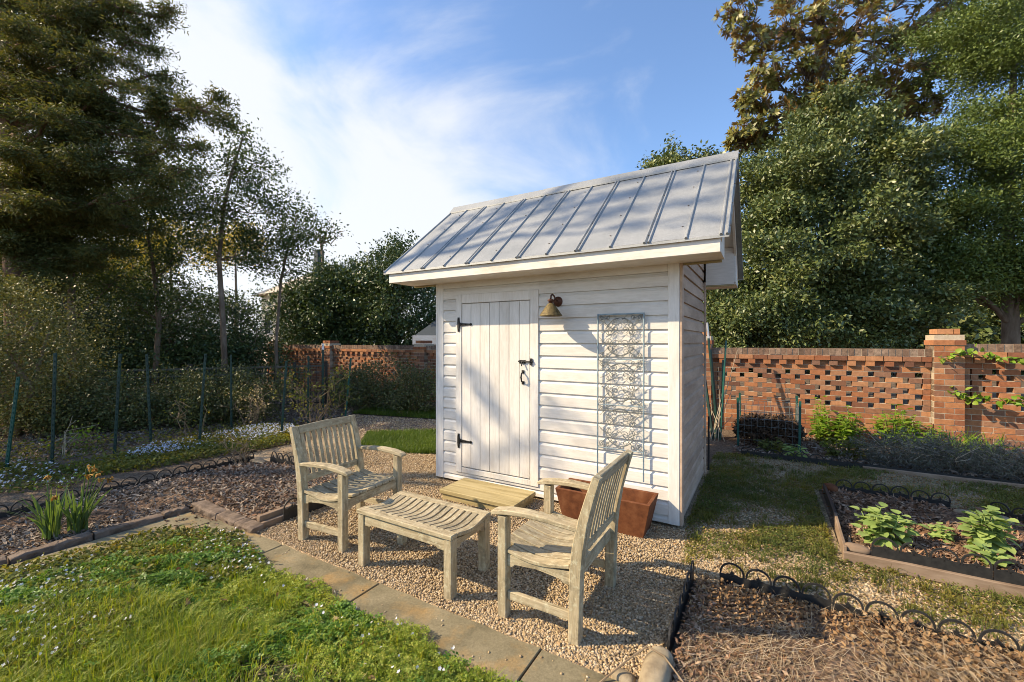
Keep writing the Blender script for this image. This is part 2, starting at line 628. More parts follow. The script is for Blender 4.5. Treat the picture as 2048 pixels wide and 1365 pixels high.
M['cedar'] = leafmat('cedar_sprays', [(.062, .086, .032), (.100, .120, .040), (.145, .140, .046), (.075, .106, .042), (.16, .135, .044)], .6, .26, .25)
M['holly'] = leafmat('holly_leaves', [(.055, .088, .030), (.10, .14, .042), (.16, .195, .06), (.07, .105, .038), (.25, .265, .10)], .42, .10, .5)
M['olive'] = leafmat('willow_oak_leaves', [(.07, .11, .026), (.105, .155, .036), (.15, .20, .045), (.085, .125, .032)], .48, .16, .4)
M['magnolia'] = leafmat('magnolia_leaves', [(.10, .12, .028), (.175, .178, .04), (.23, .21, .055), (.13, .138, .034)], .42, .12, .45, back=(.27, .17, .055))
M['camellia'] = leafmat('camellia_leaves', [(.036, .064, .022), (.060, .098, .032), (.095, .138, .042), (.045, .076, .028)], .42, .10, .45)
M['azalea'] = leafmat('azalea_leaves', [(.042, .062, .024), (.074, .098, .034), (.125, .145, .045), (.085, .08, .038), (.17, .18, .06)], .5, .12, .35)
M['privet'] = leafmat('privet_leaves', [(.062, .080, .022), (.11, .125, .032), (.17, .17, .045), (.27, .245, .085), (.085, .095, .027)], .45, .14, .4)
M['loose'] = leafmat('loose_tree_leaves', [(.042, .072, .028), (.07, .105, .036), (.105, .135, .044)], .55, .24, .3)
M['sunny'] = leafmat('sun_tinted_leaves', [(.22, .20, .035), (.34, .29, .05), (.42, .35, .09)], .5, .45, .3)  # sunlight on the far foliage is put into this yellow
M['grass'] = leafmat('grass_blades', [(.12, .20, .014), (.19, .275, .020), (.28, .33, .030), (.35, .35, .055), (.15, .23, .018)], .5, .38, .3, tint=(1.4, 1.3, .35))
M['clover'] = leafmat('clover_leaves', [(.07, .155, .026), (.11, .215, .034), (.17, .285, .042), (.085, .18, .03)], .5, .3, .3, tint=(1.3, 1.3, .35))
M['weed'] = leafmat('weed_leaves', [(.075, .11, .026), (.12, .15, .038), (.185, .19, .055)], .6, .3, .25, patch=(2.2, (1.5, 1.1, .8)))
M['petal'] = leafmat('white_petals', [(.62, .62, .72), (.74, .74, .82), (.80, .80, .84)], .6, .3, .2, tint=(1, 1, 1))
M['blue_petal'] = leafmat('pale_blue_petals', [(.46, .52, .72), (.58, .63, .80), (.68, .71, .84)], .6, .3, .2, tint=(1, 1, 1))
M['daff_leaf'] = leafmat('daffodil_leaves', [(.095, .155, .062), (.14, .21, .08), (.19, .26, .075)], .45, .38, .35, tint=(1.3, 1.3, .4))
M['daff_flower'] = leafmat('withered_daffodils', [(.36, .20, .05), (.44, .27, .075), (.30, .15, .045)], .7, .25, .2, tint=(1.1, 1, .5))
M['sage'] = leafmat('velvet_leaves', [(.24, .34, .10), (.30, .40, .13), (.36, .45, .15)], .75, .28, .2, tint=(1.3, 1.2, .5))
M['fresh'] = leafmat('fresh_green_leaves', [(.12, .24, .022), (.18, .31, .03), (.27, .36, .05), (.09, .18, .02)], .5, .35, .3, tint=(1.4, 1.3, .3))
M['lavender'] = leafmat('grey_lavender', [(.10, .115, .085), (.16, .17, .135), (.22, .21, .20), (.12, .10, .10)], .8, .12, .2)
M['heap'] = leafmat('brown_leaf_mould', [(.045, .03, .022), (.085, .055, .038), (.13, .085, .06), (.06, .045, .036)], .8, .1, .2, tint=(1, .8, .6))

M['house_wall'] = simple('cream_house_paint', [(.66, .58, .45), (.74, .66, .53)], 2, rough=.8)
M['house_roof'] = simple('dark_roof_shingles', [(.035, .045, .055), (.06, .075, .085)], 30, (1, 1, 4), .85)
M['pale_roof'] = simple('pale_roof_shingles', [(.42, .36, .28), (.52, .46, .37)], 25, (1, 1, 4), .85)
M['glass'] = simple('dark_window_glass', [(.02, .025, .03), (.04, .05, .06)], 3, rough=.12, spec=.6)

M['grass_back'] = leafmat('grass_blades_shade_tone', [(.06, .115, .014), (.10, .165, .020), (.15, .20, .028)], .5, .3, .3, tint=(1.3, 1.3, .4))  # darker copy of the grass, with shade put into the colour
M['walk_ground'] = earth('brown_gravel_walk', [(.15, .105, .075), (.235, .17, .125), (.30, .225, .17)], 2.5, (.55, 1.3), 60)

M['chickweed'] = leafmat('chickweed_leaves', [(.17, .25, .034), (.25, .33, .044), (.34, .39, .06), (.40, .40, .10), (.21, .29, .04)], .55, .34, .25, tint=(1.4, 1.3, .35), patch=(4.5, (.65, .78, .8)))

# ------------------------------------------------------------------ setting: ground sheets
def sheet(name, poly, z, mat, sub=0, lump=0.0, label=None, seed=0, edge=0.0):
    """A ground sheet from (s, t) corners; lump raises it unevenly."""
    import bmesh
    bm = bmesh.new()
    vs = [bm.verts.new(W(s, t, z)) for s, t in poly]
    bm.faces.new(vs)
    if sub:
        bmesh.ops.triangulate(bm, faces=bm.faces[:])
        for _ in range(sub):
            bmesh.ops.subdivide_edges(bm, edges=bm.edges[:], cuts=1, use_grid_fill=True)
        rs = np.random.RandomState(seed)
        k = rs.normal(size=(6, 2)) * 4
        ph = rs.uniform(0, 6.28, 6)
        edgev = {v for e in bm.edges if len(e.link_faces) == 1 for v in e.verts}
        for v in bm.verts:
            if v in edgev and not edge: continue
            w = sum(math.sin(k[i, 0] * v.co.x + k[i, 1] * v.co.y + ph[i]) for i in range(6)) / 6
            v.co.z += lump * max(0.03, .5 + w)
    me = bpy.data.meshes.new(name)
    bm.normal_update()
    for f in bm.faces:
        if f.normal.z < 0: f.normal_flip()
    bm.to_mesh(me)
    bm.free()
    o = link_mesh(name, me, mat, None)
    o['kind'] = 'structure'
    return o


me = bpy.data.meshes.new('ground')
g = 260
me.from_pydata([(-g, -g, 0), (g, -g, 0), (g, g, 0), (-g, g, 0)], [], [(0, 1, 2, 3)])
gr = link_mesh('ground', me, M['soil'], None)
gr['kind'] = 'structure'

T_BED = 3.619          # shed front
T_WALL = 8.08          # brick wall face
sheet('gravel_area', [(-3.43, 1.85), (-.385, 1.85), (-.385, 2.92), (.50, 2.92), (.50, 3.6), (-.5, 3.75), (-.5, 5.6), (-3.2, 5.6), (-4.6, 4.9), (-5.9, 4.2), (-5.9, 3.05), (-3.43, 3.05)], .004, M['gravel_ground'])
sheet('gravel_walk', [(-5.904, 4.204), (-4.6, 4.904), (-3.2, 5.604), (-2.6, 5.604), (-2.6, 7.1), (-5.3, 6.3), (-7.3, 5.88), (-6.6, 4.6)], .0045, M['walk_ground'])
sheet('lawn', [(-3.94, -.6), (.7, -.6), (.7, 1.57), (-3.94, 1.57)], .004, M['turf_ground'], 5, .012, seed=3)
sheet('back_lawn', [(-5.0, 4.2), (-4.33, 4.08), (-3.7, 4.35), (-3.2, 4.7), (-3.15, 5.45), (-4.6, 5.5), (-5.5, 4.78)], .012, M['turf_ground'])
sheet('back_lawn_strip', [(-7.3, 5.92), (-5.2, 6.34), (-3.0, 7.0), (-3.0, 7.6), (-5.5, 7.3), (-7.5, 6.9)], .012, M['turf_ground'])
sheet('side_lawn', [(-.545, 3.64), (.48, 3.64), (.48, 5.25), (4.5, 5.25), (4.5, 6.33), (-.545, 6.33)], .008, M['weedy_ground'])
sheet('front_walk', [(-.2, 2.95), (2.2, 2.95), (2.2, 3.6), (-.2, 3.6)], .008, M['weedy_ground'])
sheet('mulch_bed_left', [(-5.42, 1.93), (-3.46, 1.93), (-3.46, 3.0), (-5.42, 3.0)], .012, M['mulch_ground'], 5, .03, seed=5)
sheet('mulch_bed_front', [(-5.6, -.6), (-4.42, -.6), (-4.42, 1.928), (-5.42, 1.928), (-5.6, .9)], .012, M['mulch_ground'], 5, .03, seed=6)
sheet('leaf_bed', [(-.36, 1.2), (1.9, 1.2), (1.9, 2.87), (-.36, 2.87)], .012, M['mulch_ground'], 6, .05, seed=7)
sheet('mulch_bed_right', [(.54, 3.70), (2.7, 3.70), (2.7, 5.17), (.54, 5.17)], .012, M['mulch_ground'], 6, .04, seed=8)
sheet('wall_bed', [(-.35, 6.4), (5.2, 6.4), (5.2, 7.98), (-.35, 7.98)], .012, M['mulch_ground'], 5, .03, seed=9)
sheet('flower_bed', [(-9, .2), (-5.62, .2), (-5.50, 3.0), (-5.92, 3.1), (-6.1, 4.6), (-9, 4.6)], .006, M['soil'], 5, .04, seed=10)


def slab(name, lo, hi, label, z=.016):
    b = MB()
    (s0, t0), (s1, t1) = lo, hi
    rs = random.Random(hash(lo) & 255)
    n = 10
    top = []
    for k in range(n + 1): top.append((s0 + (s1 - s0) * k / n, t0 + rs.uniform(-.006, .006)))
    for k in range(n + 1): top.append((s1 - (s1 - s0) * k / n, t1 + rs.uniform(-.008, .004)))
    b.prism(top, .004, z, lambda a, c, d: W(a, c, d))
    o = b.build(name, M['flag'], None, bevel=.004)
    return o


for i, (a, c) in enumerate([((-3.92, 1.50), (-3.02, 1.85)), ((-3.012, 1.50), (-2.03, 1.85)), ((-2.022, 1.51), (-.925, 1.855)), ((-.917, 1.51), (-.10, 1.85)), ((-.092, 1.5), (.8, 1.84))]):
    o = slab('flagstone', a, c, '')
    tag(o, ['flagstone slab in the corner of the path, below the tips of the edging bricks', 'buff flagstone slab in front of the left garden chair',
            'long flagstone slab in front of the slatted table', 'rusty stained flagstone slab in front of the right chair, beyond the open joint',
            'last flagstone slab of the path, at the bottom edge by the boulder'][i], 'flagstone', 'flagstones of the path')
for i, (a, c) in enumerate([((-4.30, 1.0), (-3.90, 1.79)), ((-4.30, .1), (-3.90, .992)), ((-4.32, -.75), (-3.90, .092))]):
    o = slab('flagstone', a, c, '')
    tag(o, ['flagstone slab beside the brick edging, behind the white violets', 'shaded flagstone beside the brick edging below the daffodils',
            'leftmost flagstone slab, at the edge of the violets'][i], 'flagstone', 'flagstones of the path')

# ------------------------------------------------------------------ the white garden shed
S0 = -.570                      # s of the front right corner
shed = empty('garden_shed', W(S0, T_BED), TH, 'white clapboard garden shed with a standing seam metal roof', 'shed')
XL, DEP = -2.483, 1.61
WT = 2.16                       # top of walls at the eaves
EX = .1155                      # siding exposure
Z0 = 1.5956 - 14 * EX           # a joint line near the ground


def siding(b, x0, x1, face, zlo=.03, zhi=WT, xs=None):
    """Novelty boards; face(x, out, z) -> point, out = how far the surface stands out."""
    k = -1
    while True:
        a = Z0 + k * EX
        c = a + EX
        k += 1
        if c < zlo + .004: continue
        if a > zhi - .004: break
        a2, c2 = max(a, zlo), min(c, zhi)
        prof = [(0.0, a2 + .002), (0.0185, a2 + .002), (0.0175, min(a + EX * .72, c2)), (0.003, min(a + EX * .92, c2)), (0.002, c2), (0.0, c2)]
        xa, xb = xs(a2, c2) if xs else ((x0, x0), (x1, x1))
        n = len(prof)
        vs = [face(xa[0] + (xa[1] - xa[0]) * (z - a2) / max(c2 - a2, 1e-6), o, z) for o, z in prof] + \
             [face(xb[0] + (xb[1] - xb[0]) * (z - a2) / max(c2 - a2, 1e-6), o, z) for o, z in prof]
        fs = [(i, i + 1, n + i + 1, n + i) for i in range(n - 1)] + [tuple(range(n)), tuple(range(n, 2 * n))]
        b.add(vs, fs)


def xloc(px):
    return S(px, T_BED) - S0


DL, DR = xloc(927), xloc(1062)            # door
FL, FR = xloc(915), xloc(1079)            # door casing
CBL, CBR = xloc(889), xloc(1337)          # corner boards
front = lambda x, o, z: (x, -o, z)
b = MB()
siding(b, CBL, FL, front)
siding(b, FR, CBR, front)
# the boards under and above the door
siding(b, FL, FR, front, zlo=.03, zhi=.155)
siding(b, FL, FR, front, zlo=1.985, zhi=WT)
b.box((XL + .02, .002, .03), (-.02, .05, WT))
wall_f = b.build('front_wall', M['white'], shed)
b = MB()
RIDGE_Y, RIDGE_Z, EAVE_Z = .805, 3.20, 2.225
SL = (RIDGE_Z - EAVE_Z) / (RIDGE_Y + .39)


def roof_z(y):
    return EAVE_Z + SL * (min(y, DEP - y) + .39)


side = lambda y, o, z: (o - .016, y, z)


def gable(a, c):
    def lim(z):
        if z <= WT: return .055, DEP - .03
        y = (z + .05 - EAVE_Z) / SL - .39
        return max(.055, y), min(DEP - .03, DEP - y)
    p, q = lim(a), lim(c)
    return (p[0], q[0]), (p[1], q[1])


siding(b, 0, 0, side, zhi=3.05, xs=gable)
b.box((-.06, .05, .03), (-.018, DEP - .04, WT))
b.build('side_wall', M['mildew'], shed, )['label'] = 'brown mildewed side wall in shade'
b = MB()
siding(b, 0, 0, lambda y, o, z: (XL + .016 - o, y, z), zhi=3.05, xs=gable)
b.box((XL + .018, .05, .03), (XL + .06, DEP - .04, WT))
siding(b, XL + .05, -.05, lambda x, o, z: (x, DEP - .016 + o, z))
b.build('back_wall', M['white'], shed)
# corner boards, frieze
for x0, x1, y0, y1, m in ((XL, CBL, -.022, 0, 'white_v'), (CBR, .0, -.022, 0, 'white_v')):
    MB().box((x0, y0, .03), (x1, y1, WT - .005)).build('corner_board', M[m], shed, bevel=.003)
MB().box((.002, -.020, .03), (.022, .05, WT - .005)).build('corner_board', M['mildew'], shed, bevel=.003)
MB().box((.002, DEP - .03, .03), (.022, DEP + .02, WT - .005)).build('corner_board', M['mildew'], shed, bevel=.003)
MB().box((XL - .022, -.02, .03), (XL - .002, .05, WT - .005)).build('corner_board', M['white_v'], shed, bevel=.003)
MB().box((XL - .022, DEP - .03, .03), (XL - .002, DEP + .02, WT - .005)).build('corner_board', M['white_v'], shed, bevel=.003)
MB().box((CBL + .003, -.024, WT - .10), (CBR - .003, -.017, WT - .006)).build('frieze_board', M['white'], shed)
# door casing
DZ0, DZ1 = .19, 1.885
b = MB()
b.box((FL, -.030, DZ0 - .065), (DL - .006, -.002, DZ1 + .10))
b.box((DR + .006, -.030, DZ0 - .065), (FR, -.002, DZ1 + .10))
b.box((DL - .005, -.029, DZ1 + .008), (DR + .005, -.002, DZ1 + .10))
b.box((DL - .005, -.029, DZ0 - .065), (DR + .005, -.002, DZ0 - .012))
b.build('door_frame', M['white_v'], shed, bevel=.003)
# door of seven boards
b = MB()
nb = 7
for k in range(nb):
    x0 = DL + (DR - DL) * k / nb
    x1 = DL + (DR - DL) * (k + 1) / nb
    b.box((x0 + .0022, -.026, DZ0), (x1 - .0022, -.004, DZ1))
b.box((DL, -.0035, DZ0), (DR, .0, DZ1))
door = b.build('door', M['white_v'], shed, bevel=.0025)


def hinge(z):
    b = MB()
    xh = xloc(921)
    f = lambda a, c, d: (a, d, c)
    b.prism([(xh - .011, z - .075), (xh + .011, z - .075), (xh + .016, z - .02), (xh + .016, z + .02), (xh + .011, z + .075), (xh - .011, z + .075), (xh - .016, z + .02), (xh - .016, z - .02)], -.037, -.030, f)
    b.tube([(xh + .013, -.036, z - .03), (xh + .013, -.036, z + .03)], .007, 8)
    b.prism([(xh + .013, z - .019), (xh + .09, z - .012), (xh + .145, z - .009), (xh + .150, z - .014), (xh + .168, z - .010), (xh + .168, z + .010), (xh + .150, z + .014), (xh + .145, z + .009), (xh + .09, z + .012), (xh + .013, z + .019)], -.034, -.027, f)
    for x in (xh + .04, xh + .09, xh + .156): b.lathe([(.006, -.039), (.006, -.034)], 8, (x, 0, z), 'y')
    for dz in (-.055, .055): b.lathe([(.006, -.041), (.006, -.037)], 8, (xh, 0, z + dz), 'y')
    b.build('hinge', M['iron'], door, bevel=.001)


hinge(1.672)
hinge(.455)
# sliding bolt and pull handle
b = MB()
xb = xloc(1044)
xk = xloc(1066)
zb = 1.305
b.box((xb - .012, -.030, zb - .022), (xb + .055, -.026, zb + .012))
b.tube([(xb - .02, -.038, zb), (xk + .018, -.038, zb)], .0075, 8)
b.box((xb - .004, -.046, zb - .012), (xb + .010, -.028, zb + .012))
b.box((xb + .035, -.046, zb - .012), (xb + .049, -.028, zb + .012))
b.tube([(xb + .022, -.040, zb), (xb + .022, -.052, zb - .03), (xb + .026, -.055, zb - .045)], .006, 8)
b.box((xk - .014, -.042, zb - .035), (xk + .010, -.031, zb + .030))
b.lathe([(.012, -.050), (.012, -.042)], 8, (xk, 0, zb), 'y')
b.build('bolt', M['iron'], door, bevel=.001)
b = MB()
xp = xloc(1049)
for dz in (0, -.105):
    b.box((xp - .013, -.034, 1.205 + dz - .015), (xp + .013, -.026, 1.205 + dz + .015))
b.tube([(xp, -.032, 1.205), (xp, -.058, 1.19), (xp, -.070, 1.155), (xp, -.058, 1.115), (xp, -.032, 1.10)], [.006, .0075, .0085, .0075, .006], 8)
b.build('handle', M['iron'], door)
# eaves: boxed front and back, rake boards, roof
XA, XB = -2.85, .32
for y0, y1, yf in ((-.35, -.022, -.37), (DEP + .022, DEP + .35, DEP + .35)):
    b = MB()
    b.box((XA, y0, 2.118), (XB, y1, 2.134))
    b.build('soffit', M['trim'], shed)
    MB().box((XA, yf, 2.112), (XB, yf + .02, 2.222)).build('fascia', M['trim'], shed, bevel=.003)
for x0, x1 in ((XB - .018, XB), (XA, XA + .018)):
    for ya, yb, q0, q1 in ((-.349, -.004, 0, 1), (DEP + .004, DEP + .349, 1, 0)):
        za, zb_ = roof_z(ya) - .02, roof_z(yb) - .02
        f = lambda a, c, d: (d, a, c)
        MB().prism([(ya, 2.136), (yb, 2.136), (yb, zb_), (ya, za)], x0 + .001, x1 - .001, f).build('eave_end', M['trim'], shed)
for x0, x1 in ((.021, XB - .019), (XA + .019, XL - .021)):
    for y, y2 in ((-.003, .012), (DEP - .012, DEP + .003)):
        MB().box((x0, y, 2.120), (x1, y2, roof_z(max(y, 0) if y < 1 else DEP) - .03)).build('eave_return', M['trim'], shed)
        MB().box((x0, y - (.0 if y < 1 else -.0), 2.104), (x1, y2 + .02, 2.1175)).build('eave_trim', M['pine'], shed)
for x0, x1 in ((XB - .02, XB + .004), (XA - .004, XA + .02)):
    f = lambda a, c, d: (d, a, c)
    for sgn in (0, 1):
        g_ = lambda y: DEP - y if sgn else y
        pts = [(g_(-.36), roof_z(-.36) - .012), (g_(RIDGE_Y), roof_z(RIDGE_Y) - .012), (g_(RIDGE_Y), roof_z(RIDGE_Y) - .13), (g_(-.30), roof_z(-.30) - .105)]
        MB().prism(pts, x0, x1, f).build('rake_board', M['trim'], shed)
# underside boards of the overhang
b = MB()
f = lambda a, c, d: (d, a, c)
for sgn in (0, 1):
    g_ = lambda y: DEP - y if sgn else y
    pts = [(g_(-.37), roof_z(-.37) - .008), (g_(RIDGE_Y), roof_z(RIDGE_Y) - .008), (g_(RIDGE_Y), roof_z(RIDGE_Y) - .024), (g_(-.37), roof_z(-.37) - .024)]
    b.prism(pts, XA + .021, XB - .021, f)
b.build('roof_deck', M['trim'], shed)

roof = empty('roof', (0, 0, 0))
roof.parent = shed
RX0, RX1, NP = -2.905, .375, 12
pw = (RX1 - RX0) / NP


def roof_pt(x, y, h, sgn):
    """Point on the roof slope, h above it; sgn picks the front or the back slope."""
    n = Vector((0, -SL, 1)).normalized()
    p = Vector((x, y, EAVE_Z + SL * (y + .39))) + n * h
    return (p.x, DEP - p.y if sgn else p.y, p.z)


for sgn in (0, 1):
    b = MB()
    for k in range(NP):
        x0, x1 = RX0 + k * pw, RX0 + (k + 1) * pw
        ny = 8
        for j in range(ny):
            ya, yb = -.39 + (RIDGE_Y + .39) * j / ny, -.39 + (RIDGE_Y + .39) * (j + 1) / ny
            w = .0015 * math.sin(k * 2.1 + j * 1.3)
            w2 = .0015 * math.sin(k * 2.1 + (j + 1) * 1.3)
            b.add([roof_pt(x0, ya, 0, sgn), roof_pt((x0 + x1) / 2, ya, .001 + w, sgn), roof_pt(x1, ya, 0, sgn), roof_pt(x1, yb, 0, sgn), roof_pt((x0 + x1) / 2, yb, .001 + w2, sgn), roof_pt(x0, yb, 0, sgn)],
                  [(0, 1, 4, 5), (1, 2, 3, 4)])
    # turned down drip edge
    b.add([roof_pt(RX0, -.39, 0, sgn), roof_pt(RX1, -.39, 0, sgn), (RX1, (DEP + .392) if sgn else -.392, EAVE_Z - .02), (RX0, (DEP + .392) if sgn else -.392, EAVE_Z - .02)], [(0, 1, 2, 3)])
    for x, dx in ((RX0, -.002), (RX1, .002)):
        b.add([roof_pt(x + dx, -.39, 0.0, sgn), roof_pt(x + dx, RIDGE_Y, 0.0, sgn), roof_pt(x + dx, RIDGE_Y, -.035, sgn), roof_pt(x + dx, -.39, -.035, sgn)], [(0, 1, 2, 3)])
    b.build('roof_panel', M['roof'], roof)
    b = MB()
    sc = MB()
    for k in range(NP + 1):
        x = RX0 + k * pw
        xs = [x] if k % 2 else [x - .015, x + .015]
        if k == 0: xs = [x + .012]
        if k == NP: xs = [x - .012, x - .05]
        for xx in xs:
            w0, w1, h = .011, .005, .014
            vs = []
            for y in (-.395, RIDGE_Y - .005):
                vs += [roof_pt(xx - w0, y, .0005, sgn), roof_pt(xx - w1, y, h, sgn), roof_pt(xx + w1, y, h, sgn), roof_pt(xx + w0, y, .0005, sgn)]
            b.add(vs, [(0, 1, 5, 4), (1, 2, 6, 5), (2, 3, 7, 6), (0, 3, 2, 1), (4, 5, 6, 7)])
        if 0 < k:
            for j in range(4):
                y = -.30 + j * .29 + (.06 if k % 2 else 0)
                xx = x - (.045 if k % 2 else 0.0)
                hh = .004
                sc.box((-.0055, -.0055, 0), (.0055, .0055, hh))
                q = roof_pt(xx, y, 0.001, sgn)
                sc.v[-8:] = [(q[0] + p[0], q[1] + p[1], q[2] + p[2]) for p in sc.v[-8:]]
    b.build('seam_rib', M['roof'], roof)
    sc.build('roof_fastener', M['screw'], roof)
b = MB()
for x0, x1, lift in ((RX0 - .004, -1.55, 0.0), (-1.60, RX1 + .004, .004)):
    vs = []
    for x in (x0, x1):
        vs += [roof_pt(x, RIDGE_Y - .075, .016 + lift, 0), (x, RIDGE_Y, RIDGE_Z + .042 + lift), roof_pt(x, RIDGE_Y - .075, .016 + lift, 1)]
    vs += [(p[0], p[1], p[2] - .016) for p in vs]
    b.add(vs, [(0, 1, 4, 3), (1, 2, 5, 4), (6, 9, 10, 7), (7, 10, 11, 8), (0, 3, 9, 6), (2, 8, 11, 5), (0, 6, 7, 1), (1, 7, 8, 2), (3, 4, 10, 9), (4, 5, 11, 10)])
b.build('ridge_cap', M['roof'], roof)

# ------------------------------------------------------------------ things on the shed front
SH = shed.matrix_basis if False else Matrix.Translation(W(S0, T_BED)) @ Matrix.Rotation(TH, 4, 'Z')
lx, lz = xloc(1117.5), 1.862
lamp = empty('wall_lamp', SH @ Vector((lx, -.016, lz)), TH, 'small brass cone lamp fixed to the shed beside the door', 'lamp')
MB().lathe([(.0, -.022), (.02, -.022), (.028, -.014), (.045, -.010), (.047, 0)], 20, axis='y').build('backplate', M['bronze'], lamp, True)
b = MB()
b.tube([(0, -.01, 0), (0, -.05, .012), (0, -.09, .045), (0, -.125, .056), (0, -.15, .04), (0, -.155, .01)], .0075, 8)
b.lathe([(.012, .012), (.026, .004), (.032, -.006), (.02, -.012), (.019, -.026), (.016, -.028)], 20, (0, -.155, 0))
b.build('arm', M['bronze'], lamp, True)
b = MB()
b.lathe([(.018, -.026), (.03, -.035), (.06, -.075), (.096, -.128), (.101, -.136), (.102, -.141), (.098, -.141), (.058, -.08), (.028, -.04), (.016, -.032)], 32, (0, -.155, 0))
b.build('lamp_shade', M['brass'], lamp, True)

# trellis of two posts and three scrollwork panels
tx0, tx1 = xloc(1199), xloc(1290)
tw = tx1 - tx0
trel = empty('trellis', SH @ Vector((tx0, -.0, 0)), TH, 'blue grey metal trellis with curly scrollwork leaning on the shed wall', 'trellis')
ty = lambda z: -.040 - (1.72 - z) * .010
ztop, zbot = 1.728, .345
for x in (0, tw):
    MB().tube([(x, ty(zbot), zbot - (.05 if x == 0 else 0)), (x, ty(ztop), ztop)], .0068, 6).build('post', M['verdigris'], trel)
MB().box((-.005, ty(ztop) - .006, ztop - .006), (tw + .005, ty(ztop) + .006, ztop + .006)).build('top_rail', M['verdigris'], trel)
zl = [ztop, 1.345, .955, .585]


def spiral(cx, cz, r0, a0, turns, sgn=1, n=22):
    return [(cx + r0 * (1 - .82 * i / n) * math.cos(a0 + sgn * turns * 6.283 * i / n), cz + r0 * (1 - .82 * i / n) * math.sin(a0 + sgn * turns * 6.283 * i / n)) for i in range(n + 1)]


for pz in range(3):
    za, zb_ = zl[pz], zl[pz + 1]
    h = za - zb_
    b = MB()

    def wire(pts, r=.0027):
        b.tube([(x, ty(zb_ + z) - .001, zb_ + z) for x, z in pts], r, 4)
    cx, cz = tw / 2, h / 2
    for sg in (-1, 1):
        for sv in (-1, 1):
            wire([(cx + sg * (.012 + .105 * math.sin(u * .2)), cz + sv * (.155 - .15 * (u / 12) ** 1.4)) for u in range(13)])
            wire([(cx + q_, cz + sv * e_) for q_, e_ in [(sg * a_[0], a_[1]) for a_ in spiral(.042, .062, .036, 3.6, 1.25)]])
            wire([(cx + q_, cz + sv * e_) for q_, e_ in [(sg * a_[0], a_[1]) for a_ in spiral(.095, .040, .030, .6, 1.2, -1)]])
            wire([(cx + q_, cz + sv * e_) for q_, e_ in [(sg * a_[0], a_[1]) for a_ in spiral(.050, .128, .026, 5.2, 1.15, -1)]])
            wire([(cx + sg * .105 * math.sin(u * .1309), cz + sv * (.075 + .085 * math.cos(u * .1309))) for u in range(13)])
    for q in range(-2, 5):          # crossing lines
        x0 = q * tw / 2.6
        pts = []
        for k in range(9):
            x = x0 + k * .045 - .1
            z = k * h / 8
            if .004 < x < tw - .004: pts.append((x, z))
        if len(pts) > 1:
            wire(pts, .0018)
            wire([(tw - x, z) for x, z in pts], .0018)
    for sx in (0, 1):
        for sz in (0, 1):
            fx = lambda x: tw - x if sx else x
            fz = lambda z: h - z if sz else z
            wire([(fx(x), fz(z)) for x, z in spiral(.035, .035, .024, .5, 1.3)])
            wire([(fx(x), fz(z)) for x, z in spiral(.085, .028, .020, 2.2, 1.2, -1)])
            wire([(fx(.005 + .16 * k / 12), fz(.002 + .13 * math.sin(k / 12 * 1.57))) for k in range(13)])
            wire([(fx(.02 + .11 * math.sin(k / 10 * 3.1)), fz(.01 + .15 * k / 10)) for k in range(11)])
    b.build('scroll_panel', M['wire'], trel)
    MB().tube([(0, ty(zb_), zb_), (tw, ty(zb_), zb_)], .0045, 6).build('crossbar', M['verdigris'], trel)

# timber step at the door
step = empty('door_step', W(-2.64, 3.14), TH, 'low yellow pine step in front of the shed door', 'step')
MB().box((0, 0, .062), (.82, .175, .10)).box((0, .181, .062), (.82, .40, .10)).build('tread', M['pine'], step, bevel=.004)
b = MB()
b.box((.02, .018, .0), (.80, .055, .060)).box((.02, .06, 0), (.055, .39, .060)).box((.765, .06, 0), (.80, .39, .060))
b.build('riser', M['pine'], step, bevel=.003)

# rusty planter
pl = empty('planter', W(-1.105, 3.40), TH, 'rust brown steel planter box standing against the shed wall', 'planter')
b = MB()
h0, h1, zt = (.325, .115), (.385, .155), .28
o = [(-h0[0], -h0[1], 0), (h0[0], -h0[1], 0), (h0[0], h0[1], 0), (-h0[0], h0[1], 0), (-h1[0], -h1[1], zt), (h1[0], -h1[1], zt), (h1[0], h1[1], zt), (-h1[0], h1[1], zt)]
k = .028
i = [(-h1[0] + k, -h1[1] + k, zt), (h1[0] - k, -h1[1] + k, zt), (h1[0] - k, h1[1] - k, zt), (-h1[0] + k, h1[1] - k, zt),
     (-h1[0] + k + .012, -h1[1] + k + .012, zt - .10), (h1[0] - k - .012, -h1[1] + k + .012, zt - .10), (h1[0] - k - .012, h1[1] - k - .012, zt - .10), (-h1[0] + k + .012, h1[1] - k - .012, zt - .10)]
b.add(o + i, [(0, 3, 2, 1), (0, 1, 5, 4), (1, 2, 6, 5), (2, 3, 7, 6), (3, 0, 4, 7), (4, 5, 9, 8), (5, 6, 10, 9), (6, 7, 11, 10), (7, 4, 8, 11),
              (8, 9, 13, 12), (9, 10, 14, 13), (10, 11, 15, 14), (11, 8, 12, 15), (12, 13, 14, 15)])
b.build('box', M['rust'], pl, bevel=.003)

